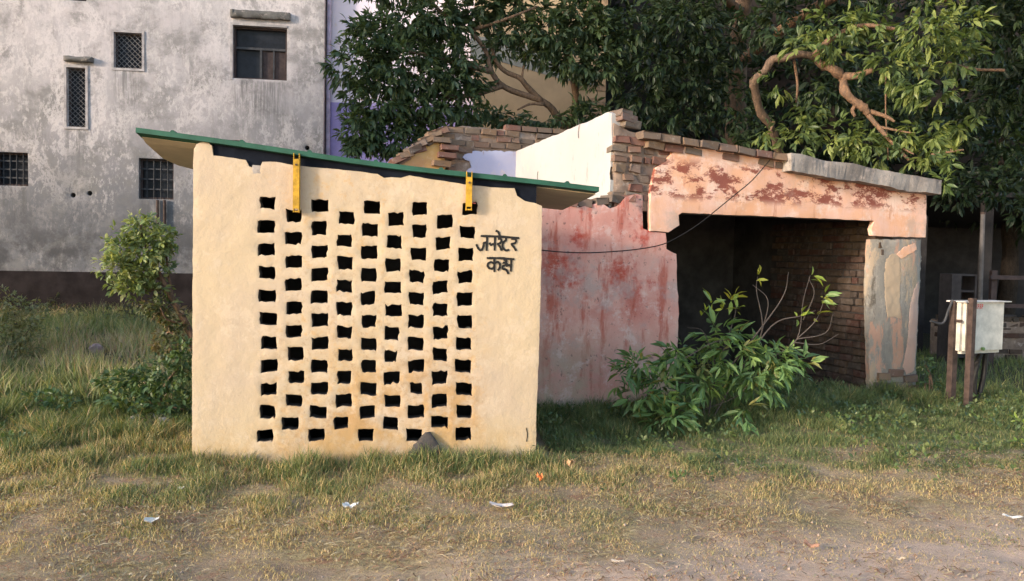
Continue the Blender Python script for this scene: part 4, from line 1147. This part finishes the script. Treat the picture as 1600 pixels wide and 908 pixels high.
# -- small leaning tree left of the shed
b = Vector((-3.05, 7.9, 0)); b = ground_at(296, 640); b = Vector((at(312, 560, 8.1).x, 8.1, 0))
st_ = empty('small_leaning_tree', b)
tag(st_, 'small leaning tree with a round sunlit crown left of the shed', 'tree')
m = MB()
limb(m, [b + Vector((0, 0, -.1)), at(304, 545, 8.1), at(290, 505, 8.1), at(270, 468, 8.1), at(255, 440, 8.05), at(235, 400, 8)], .045, .02, 8)
m2 = MB()
for L in ([(270, 468, 8.1), (262, 420, 8.1), (258, 370, 8.05)], [(255, 440, 8.05), (220, 420, 8), (185, 400, 7.9)], [(260, 450, 8.05), (225, 455, 8), (195, 450, 7.9)], [(235, 400, 8), (222, 370, 8), (220, 340, 7.95)], [(290, 505, 8.1), (262, 500, 8), (250, 480, 7.95)], [(304, 545, 8.1), (268, 520, 8), (255, 525, 8)]):
    limb(m2, [at(*q) for q in L], .016, .006, 6)
for q, nm in ((m, 'trunk'), (m2, 'branch')):
    q.v = [tuple(Vector(p) - b) for p in q.v]; q.build(nm, M['bark_pale'], st_, True)
lv = Leaves()
P, D = clump_points([(222, 352, 26, 20, 7.95), (190, 385, 30, 26, 7.9), (228, 388, 34, 28, 7.95), (252, 375, 22, 30, 8.05), (180, 415, 26, 18, 7.85), (215, 425, 32, 22, 7.95), (248, 420, 22, 22, 8.05), (195, 445, 26, 16, 7.9), (235, 455, 28, 14, 8, .7)], 620)
lv.spray(P, D, 6, .075, .45, [(.20, .25, .09), (.27, .32, .12), (.16, .21, .09), (.34, .36, .17)], .2, .8)
P, D = clump_points([(232, 478, 22, 12, 8), (268, 500, 22, 20, 8.05), (262, 535, 22, 22, 8.05), (286, 560, 18, 26, 8.1), (250, 478, 26, 22, 8.05), (280, 525, 16, 24, 8.05)], 640)
lv.spray(P, D, 5, .065, .42, [(.12, .13, .06), (.2, .15, .08), (.09, .11, .04)], .3, .9)
tag(lv.build(st_, b, 'foliage'), kind='stuff')

def bush(name, label, px, py, Y, clumps, cols, L=.06, asp=.5, dens=560, per=5, stems=5, droop=.15, keep=0):
    b = at(px, py, Y); b = Vector((b.x, Y, 0))
    e = empty(name, b); tag(e, label, 'bush')
    m = MB()
    for i in range(stems):
        c = random.choice(clumps); t = at(c[0], c[1], c[4]) - b
        limb(m, [(random.uniform(-.05, .05), random.uniform(-.05, .05), -.05), t * .5 + Vector((random.uniform(-.05, .05), 0, .06)), t], .012, .004, 5, 4)
    m.build('stem', M['bark'], e, True)
    l = Leaves(); P, D = clump_points(clumps, dens); l.spray(P, D, per, L, asp, cols, droop, .8)
    k = P[:, 2]
    tag(l.build(e, b, 'foliage', keep), kind='stuff')
GRN = [(.07, .12, .05), (.09, .14, .055), (.055, .10, .045), (.11, .15, .06)]
OLV = [(.19, .20, .09), (.24, .23, .11), (.15, .17, .08), (.28, .25, .13)]
bush('low_bush', 'dark green bushy growth against the left edge of the shed', 240, 640, 7.0,
     [(185, 600, 32, 24, 7.0), (225, 595, 34, 30, 7.0), (262, 590, 30, 36, 6.9), (285, 570, 18, 46, 6.9), (200, 625, 40, 16, 6.8), (255, 630, 40, 20, 6.8), (288, 640, 16, 30, 6.8)], GRN, .06, .5, 700)
bush('low_bush', 'small dark green bush in the grass at far left', 85, 655, 7.1, [(60, 628, 28, 20, 7.1), (95, 632, 30, 20, 7.0), (80, 650, 36, 14, 6.9)], GRN, .06, .5, 560)
bush('weed_thicket', 'tall pale yellow green weed thicket at the left edge', 25, 560, 10.5, [(20, 480, 46, 28, 10.5), (-10, 510, 60, 36, 10.4), (45, 515, 40, 30, 10.4), (20, 545, 60, 24, 10.2)], OLV, .07, .3, 420)
bush('weed_thicket', 'dim olive weeds along the base of the grey building', 130, 520, 15.5, [(90, 490, 40, 22, 15.5), (150, 500, 50, 18, 15.3), (230, 495, 50, 20, 15.5), (270, 500, 30, 18, 15.2)], [(.06, .065, .035), (.075, .07, .04)], .12, .3, 140)
bush('low_bush', 'small leafy plant growing at the right foot of the ruin pier', 1452, 640, 9.0, [(1450, 600, 12, 36, 9.0), (1462, 625, 16, 18, 8.9), (1446, 570, 8, 14, 9)], GRN, .06, .45, 500)
bush('low_bush', 'bright green sprig cut by the right edge of the picture', 1600, 690, 6.5, [(1600, 662, 10, 22, 6.5), (1606, 690, 14, 18, 6.5)], [(.16, .22, .05), (.12, .18, .04)], .06, .4, 260)

# -- the big-leaved shrub in front of the ruin
b = Vector((at(1105, 650, 7.25).x, 7.25, 0))
sb = empty('broad_leaved_shrub', b)
tag(sb, 'broad leaved green shrub with bare twigs in front of the dark bay', 'shrub')
stems = [[(1105, 660, 7.25), (1085, 600, 7.25), (1050, 560, 7.2), (1030, 540, 7.2)], [(1105, 660, 7.25), (1120, 580, 7.3), (1140, 520, 7.3), (1150, 480, 7.3), (1140, 462, 7.3)],
         [(1110, 660, 7.25), (1150, 590, 7.2), (1190, 520, 7.2), (1182, 455, 7.2), (1184, 432, 7.2)], [(1120, 600, 7.25), (1195, 505, 7.2), (1225, 460, 7.2), (1232, 425, 7.2)],
         [(1150, 590, 7.2), (1205, 510, 7.2), (1250, 494, 7.2), (1275, 485, 7.2)], [(1205, 560, 7.2), (1245, 530, 7.2), (1255, 470, 7.2), (1266, 430, 7.2)], [(1255, 500, 7.2), (1272, 460, 7.2), (1264, 436, 7.2)],
         [(1245, 530, 7.2), (1275, 500, 7.2), (1290, 462, 7.2)], [(1245, 530, 7.2), (1290, 520, 7.2), (1302, 488, 7.2)], [(1240, 535, 7.2), (1280, 538, 7.2), (1310, 522, 7.2)],
         [(1120, 580, 7.3), (1100, 520, 7.25), (1075, 512, 7.2)], [(1085, 600, 7.25), (1000, 590, 7.1), (965, 580, 7.0)], [(1105, 660, 7.2), (1060, 640, 7.0), (1040, 655, 6.8)],
         [(1100, 640, 7.2), (1150, 620, 7.1), (1170, 600, 7.0)], [(1070, 560, 7.1), (1115, 535, 7.1), (1150, 530, 7.1)], [(1190, 520, 7.2), (1200, 470, 7.2), (1176, 445, 7.2)]]
m = MB()
for i, L in enumerate(stems):
    limb(m, [at(*q) for q in L], .009 if i < 5 else .0055, .002, 6, 5)
m.v = [tuple(Vector(p) - b) for p in m.v]
m.build('stem', mat_plain('twig_grey', (.085, .068, .06), .9), sb, True)
lv = Leaves()
SG = [(.11, .19, .07), (.13, .22, .08), (.09, .16, .065), (.155, .235, .08), (.08, .14, .065)]
P, D = clump_points([(1055, 545, 20, 18, 7.2), (1150, 545, 46, 30, 7.2), (1205, 560, 46, 34, 7.15), (1240, 575, 26, 30, 7.15), (1120, 520, 24, 18, 7.25), (1170, 590, 40, 22, 7.1), (1000, 575, 26, 30, 7.05),
                     (1035, 600, 26, 30, 7.1), (1010, 620, 30, 20, 7.0), (1060, 560, 40, 22, 7.2), (1045, 655, 38, 28, 6.85), (1105, 600, 26, 20, 7.0), (1070, 630, 26, 20, 6.95), (1160, 640, 20, 26, 6.9, .7), (970, 585, 18, 20, 7.0, .6), (1090, 580, 50, 40, 7.35, .8), (1180, 600, 50, 30, 7.35, .8)], 165)
lv.spray(P, D, 6, .148, .28, [(c[0] * 1.3, c[1] * 1.25, c[2] * 1.2) for c in SG] + [(.26, .25, .09)], .35, .6)
YG = [(.30, .34, .05), (.24, .30, .05), (.36, .36, .06)]  # top sprigs: sunlight put into a yellow leaf colour
for x, y, n in ((1115, 470, 4), (1145, 465, 7), (1135, 478, 4), (1184, 432, 3), (1268, 432, 2), (1290, 458, 3), (1284, 468, 4), (1250, 492, 5), (1275, 492, 3), (1100, 490, 3), (1155, 480, 2)):
    p = np.array(at(x, y, 7.2)); lv.spray(np.array([p]), np.array([[.2, -.3, .4]]), n + 2, .12, .34, YG, .2, .9)
tag(lv.build(sb, b, 'foliage', 300), kind='stuff')

# ------------------------------------------------------------------ grass
def blades(name, X, Y, Hh, Wd, C, lean, label, cat_kind='stuff'):
    n = len(X)
    Z = np.array([hgt(x, y) if (-6.6 <= x <= 7.1 and 2.5 <= y <= 10.6) else .05 * mnoise.noise(Vector((x * .55, y * .55, 1))) for x, y in zip(X, Y)]) - .006
    a = rng.uniform(0, 2 * math.pi, n); l = rng.uniform(.15, 1, n) * lean
    dx, dy = np.cos(a) * Hh * l, np.sin(a) * Hh * l
    f = rng.uniform(0, 2 * math.pi, n); wx, wy = np.cos(f) * Wd, np.sin(f) * Wd
    up = Hh * np.sqrt(np.maximum(.05, 1 - (l * .8) ** 2))
    V = np.stack([np.stack([X - wx, Y - wy, Z], 1), np.stack([X + wx, Y + wy, Z], 1),
                  np.stack([X + dx * .35 - wx * .7, Y + dy * .35 - wy * .7, Z + up * .6], 1), np.stack([X + dx * .35 + wx * .7, Y + dy * .35 + wy * .7, Z + up * .6], 1),
                  np.stack([X + dx, Y + dy, Z + up], 1)], 1).reshape(-1, 3)
    F = (np.array([(0, 1, 3), (0, 3, 2), (2, 3, 4)])[None] + (np.arange(n) * 5)[:, None, None]).reshape(-1, 3)
    o = fast_mesh(name, V, F, np.repeat(C, 5, 0), M['blade'])
    return tag(o, label, 'grass', kind='stuff')
def nz(X, Y, s, seed): return np.array([mnoise.noise(Vector((x * s + seed, y * s, seed))) for x, y in zip(X, Y)])
def clear_of(X, Y):
    """False inside the shed and inside masonry."""
    k = np.ones(len(X), bool)
    for fr, u0, u1, v0, v1 in ((SH, -.0, 2.6, .0, 1.3), (RU, -2.5, .35, -.01, .25), (RU, 2.65, 3.6, -.01, .3)):
        rx, ry = X - fr.o.x, Y - fr.o.y
        u = rx * fr.u.x + ry * fr.u.y; v = rx * fr.v.x + ry * fr.v.y
        k &= ~((u > u0) & (u < u1) & (v > v0) & (v < v1))
    return k
GREEN = np.array([(.12, .16, .06), (.165, .20, .075), (.10, .14, .06), (.23, .235, .095)])
STRAW = np.array([(.52, .40, .19), (.60, .47, .23), (.42, .32, .16), (.48, .31, .18)])
def pick(pal, n): return pal[rng.integers(0, len(pal), n)] * rng.uniform(.8, 1.2, (n, 1))
n = 700000
Yd = np.sqrt(rng.uniform(3.3 ** 2, 9.4 ** 2, n)); Xd = rng.uniform(-.70, .70, n) * Yd
e = Yd - path_edge(Xd)                                                # metres beyond the track's edge
n1, n2, n3 = nz(Xd, Yd, .9, 3.0), nz(Xd, Yd, 3.3, 8.0), nz(Xd, Yd, .5, 15.0)
dens = np.clip(.30 + .42 * (e + .35 + n1 * .9), .02, 1) * np.clip(.72 + .75 * n2, .05, 1)
bare = np.clip(1 - np.maximum(0, -.1 - Xd - 1.2) * np.maximum(0, 4.25 - Yd) * 1.3, .12, 1)     # bare soil, near left
k = (rng.uniform(0, 1, n) < dens * bare) & clear_of(Xd, Yd) & (Yd < 9.2)
X, Y, e, n1, n2, n3 = [q[k] for q in (Xd, Yd, e, n1, n2, n3)]; n = len(X)
lush = np.clip(.27 + .26 * (e - 1.0) + .55 * n1 + .35 * n2 + np.where(X > .1, np.clip((Y + .8 * n1 + .3 * n2 - 5.75 + .06 * X) * .9, 0, .9), 0) - np.where((X < -2.3) & (Y < 6.4), .15, 0), .04, .95)
isg = rng.uniform(0, 1, n) < lush
C = np.where(isg[:, None], pick(GREEN, n), pick(STRAW, n))
# distance in front of the shed wall: a fringe the feet do not reach
vS = (X - SH.o.x) * SH.v.x + (Y - SH.o.y) * SH.v.y; uS = (X - SH.o.x) * SH.u.x + (Y - SH.o.y) * SH.u.y
fringe = np.exp(-(np.minimum(vS, 0) / .5) ** 2) * ((uS > .05) & (uS < 2.7) & (vS < .05)) * np.clip(.25 + uS / .9, .25, 1)
Hh = (.016 + .013 * np.clip(e, 0, 2) + .05 * fringe + np.where(e > 2.0, .045 * np.clip(e - 2.0, 0, 2), 0)) * rng.uniform(.5, 1.5, n) * (1 + 1.1 * np.clip(n2, -.7, 1))
Hh = np.clip(Hh, .012, .26)
fl = (rng.uniform(0, 1, n) < .6 * fringe); C[fl] = pick(GREEN * 1.05, int(fl.sum()))
blades('meadow_grass', X, Y, Hh, .0016 + .011 * Hh, C, 1.2, 'short patchy green and straw coloured grass around the shed')
# longer weeds at the back left and back right
n = 60000
Xd = rng.uniform(-12, -2.2, n); Yd = rng.uniform(7.2, 17.6, n)
k = (np.abs(Xd) < .70 * Yd) & clear_of(Xd, Yd); Xd, Yd = Xd[k], Yd[k]
n1, n2 = nz(Xd, Yd, .45, 33), nz(Xd, Yd, 1.6, 41)
k = rng.uniform(0, 1, len(Xd)) < np.clip(.75 + n2, .1, 1); Xd, Yd, n1, n2 = Xd[k], Yd[k], n1[k], n2[k]; n = len(Xd)
isg = rng.uniform(0, 1, n) < np.clip(.55 + .9 * n1, .15, .92)
C = np.where(isg[:, None], pick(GREEN * np.array([1.6, 1.5, 1.6]), n), pick(np.array([(.44, .35, .21), (.50, .39, .25), (.42, .28, .20), (.46, .40, .22)]), n))
blades('tall_weeds', Xd, Yd, np.clip(.24 + .28 * n2 + .15 * n1, .08, .6) * rng.uniform(.6, 1.3, n), np.full(n, .006), C, .8, 'tall tangled weeds and grass in front of the grey building')
n = 17000
Xd = rng.uniform(3.2, 11, n); Yd = rng.uniform(8.6, 14, n)
k = (np.abs(Xd) < .74 * Yd) & clear_of(Xd, Yd); 
uR_ = (Xd - RU.o.x) * RU.u.x + (Yd - RU.o.y) * RU.u.y; k &= (uR_ > 3.75)
Xd, Yd = Xd[k], Yd[k]; n = len(Xd)
blades('shade_grass', Xd, Yd, rng.uniform(.05, .16, n), np.full(n, .005), pick(GREEN, n), .9, 'dim green grass behind the white box on posts')

# broad-leaved weeds low in the greener grass
n = 7000
Yd = np.sqrt(rng.uniform(5.0 ** 2, 9.0 ** 2, n)); Xd = rng.uniform(-.68, .68, n) * Yd
n1 = nz(Xd, Yd, 1.1, 52.0)
k = clear_of(Xd, Yd) & (rng.uniform(0, 1, n) < np.clip((Yd - 5.6) * .35 + 1.1 * n1, 0, .8)) & ((Xd > .15) | (Xd < -2.3))
Xd, Yd = Xd[k], Yd[k]
lv = Leaves()
P = np.stack([Xd, Yd, np.array([hgt(x, y) for x, y in zip(Xd, Yd)]) + rng.uniform(.02, .11, len(Xd))], 1)
lv.spray(P, np.tile([[0, 0, 1.0]], (len(P), 1)), 5, .042, .55, [(.085, .13, .05), (.11, .155, .055), (.07, .11, .05), (.15, .18, .07)], .1, 1.0)
tag(lv.build(None, Vector((0, 0, 0)), 'ground_weeds'), 'small broad leaved weeds among the greener grass', 'weeds', kind='stuff')

# ------------------------------------------------------------------ litter
n = 26000
Yd = np.sqrt(rng.uniform(3.3 ** 2, 6.3 ** 2, n)); Xd = rng.uniform(-.7, .7, n) * Yd
k = clear_of(Xd, Yd); Xd, Yd = Xd[k], Yd[k]
cl = nz(Xd, Yd, 1.3, 77); k = rng.uniform(0, 1, len(Xd)) < np.clip(.42 + 1.1 * cl, .08, 1); Xd, Yd = Xd[k], Yd[k]; n = len(Xd)
a = rng.uniform(0, 2 * math.pi, n); L = rng.uniform(.008, .034, n); Wd = rng.uniform(.0012, .0045, n)
Z = np.array([hgt(x, y) for x, y in zip(Xd, Yd)]) + rng.uniform(.004, .016, n)
ca_, sa_ = np.cos(a), np.sin(a); tl_ = rng.uniform(-.3, .3, n) * L
V = np.stack([np.stack([Xd - ca_ * L - sa_ * Wd, Yd - sa_ * L + ca_ * Wd, Z], 1), np.stack([Xd - ca_ * L + sa_ * Wd, Yd - sa_ * L - ca_ * Wd, Z], 1),
              np.stack([Xd + sa_ * Wd, Yd - ca_ * Wd, Z + .006 + np.abs(tl_) * .3], 1), np.stack([Xd - sa_ * Wd, Yd + ca_ * Wd, Z + .008 + np.abs(tl_) * .3], 1), np.stack([Xd + ca_ * L, Yd + sa_ * L, Z], 1)], 1).reshape(-1, 3)
F = (np.array([(0, 1, 2), (0, 2, 3), (3, 2, 4)])[None] + (np.arange(n) * 5)[:, None, None]).reshape(-1, 3)
lc = pick(np.array([(.48, .37, .22), (.40, .22, .14), (.28, .16, .10), (.55, .44, .29), (.42, .33, .18), (.20, .13, .08)]), n)
tag(fast_mesh('dry_litter', V, F, np.repeat(lc, 5, 0), M['blade']), 'dry straw and fallen leaf bits on the earth', 'litter', kind='stuff')
# pebbles and clods on the track
pm = MB()
for _ in range(900):
    y = random.uniform(3.3, 5.4); x = random.uniform(-.66, .66) * y
    if y > path_edge(x) + random.uniform(-.3, .5): continue
    r = random.choice((.004, .005, .007, .011)); z = hgt(x, y) + r * .3
    pm.add([(x - r, y, z), (x + r * .9, y + r * .3, z), (x, y - r, z + r * .1), (x + r * .1, y + r, z), (x, y, z + r * .8), (x, y, z - r)],
           [(0, 2, 4), (2, 1, 4), (1, 3, 4), (3, 0, 4), (2, 0, 5), (1, 2, 5), (3, 1, 5), (0, 3, 5)])
tag(pm.build('pebbles', mat_plain('pebble', (.34, .25, .20), .95, 0, .4, 30)), 'small pebbles and clods strewn on the dirt track', 'pebbles', kind='stuff')

def scrap(name, label, cat, px, py, w, d, mat, up=.02, rot=0.0, fold=.4):
    p = ground_at(px, py); z = hgt(p.x, p.y); w *= .8; d *= .8
    m = MB(); n = 5; vs = []
    for j in range(n):
        for i in range(n):
            u, v = i / (n - 1) - .5, j / (n - 1) - .5
            r = .8 + .35 * random.random()
            vs.append((u * w * r, v * d * r, up * (.3 + random.random() * fold) + (abs(u) * fold * w * .5)))
    fs = [(j * n + i, j * n + i + 1, (j + 1) * n + i + 1, (j + 1) * n + i) for j in range(n - 1) for i in range(n - 1)]
    m.add(vs, fs)
    m.add([(a, b_, c - .004) for a, b_, c in vs], [tuple(reversed(f)) for f in fs])
    o = m.build(name, mat)
    o.location = (p.x, p.y, z + .012); o.rotation_euler = (0, 0, rot)
    return tag(o, label, cat)
brown = mat_plain('dry_leaf_brown', (.33, .18, .12), .8, 0, .3, 30)
scrap('paper_scrap', 'small white paper scrap on bare soil at lower left', 'paper', 237, 823, .085, .07, M['paper'], .03, .3)
scrap('paper_scrap', 'folded white paper with dark edge in the grass before the lattice', 'paper', 546, 800, .10, .06, M['paper'], .03, -.2, .7)
scrap('paper_scrap', 'tiny pale scrap in the grass left of the shed corner', 'paper', 282, 773, .04, .04, M['paper'], .03, 0)
scrap('plastic_wrapper', 'crumpled translucent grey plastic wrapper lying in dry grass', 'wrapper', 784, 804, .17, .06, mat_plain('grey_plastic', (.56, .50, .48), .35, 0, .15, 20), .03, -.1)
scrap('paper_scrap', 'white strip of paper beside the track at the right edge', 'paper', 1582, 804, .13, .035, M['paper'], .02, -.4)
scrap('orange_wrapper', 'bright orange scrap in the grass right of the shed corner', 'wrapper', 843, 760, .045, .05, mat_plain('orange_foil', (.72, .22, .07), .5), .06, .2, .8)
scrap('cardboard_scrap', 'pale orange bit of cardboard in the greener grass', 'cardboard', 892, 735, .07, .06, mat_plain('cardboard', (.55, .34, .19), .8), .07, .5, .8)
scrap('fallen_leaf', 'large dry brown leaf on the dirt track', 'leaf', 1268, 857, .10, .045, brown, .02, -.6, .9)
scrap('fallen_leaf', 'pale curled leaf sliver at the bottom edge of the track', 'leaf', 965, 887, .075, .016, mat_plain('dry_leaf_pale', (.62, .50, .38), .8), .015, -.1)
scrap('fallen_leaf', 'small tan leaf near the bright end of the track', 'leaf', 1407, 877, .045, .025, mat_plain('dry_leaf_tan', (.55, .42, .30), .8), .02, .2)
# rubbish heap left of the shed
p = ground_at(236, 664); rb = empty('rubble_heap', (p.x, p.y, hgt(p.x, p.y)))
tag(rb, 'broken whitish plaster lump with brown earth left of the shed', 'rubble')
def lump(name, mat, parent, c, s, seed, loc=(0, 0, 0)):
    bm = bmesh.new(); bmesh.ops.create_icosphere(bm, subdivisions=2, radius=1)
    for v in bm.verts:
        f = 1 + .38 * mnoise.noise(v.co * 1.3 + Vector((seed, 0, 0))) + .2 * mnoise.noise(v.co * 3.1 + Vector((0, seed, 0)))
        v.co = Vector((v.co.x * s[0] * f + c[0], v.co.y * s[1] * f + c[1], v.co.z * s[2] * f + c[2]))
    me = bpy.data.meshes.new(name); bm.to_mesh(me); bm.free(); me.materials.append(mat)
    o = link(name, me, parent); o.location = loc; return o
wl_ = m_white_plaster('rubble_plaster', (.60, .55, .52), (.5, .42, .37))
for i, (x, z, s) in enumerate(((-.08, .06, .09), (.03, .08, .08), (.11, .05, .07), (-.02, .03, .11))):
    lump('chunk', wl_ if i != 3 else M['mortar'], rb, (x, 0.04 * (i % 2) - (.06 if i == 3 else 0), z), (s, s * .7, s * .55), i * 3.3)
p = ground_at(150, 552); o = lump('brick_lump', mat_plain('pink_lump', (.36, .24, .21), .9, 0, .3, 9), None, (0, 0, .06), (.09, .07, .08), 4.4, (p.x, p.y, 0))
tag(o, 'pinkish lump of rubble half hidden in the weeds at left', 'rubble')
# dark stone slab leaning on the shed
u, z = SH.px(664, 716, -.06); w = SH.world(u, -.07, 0)
sm = panel('leaning_stone', M['stone'], None, [(-.125, -.06), (.135, -.06), (.125, .03), (.09, .12), (.035, .195), (.0, .19), (-.06, .12), (-.12, .05)], v0=0, thick=.05, step=.03, amp=.01, jit=.006, rnd=.012)
sm.location = (w.x, w.y, .03); sm.rotation_euler = (R(-9), 0, SH.a)
tag(sm, 'dark pointed stone slab leaning on the foot of the cream wall', 'stone')
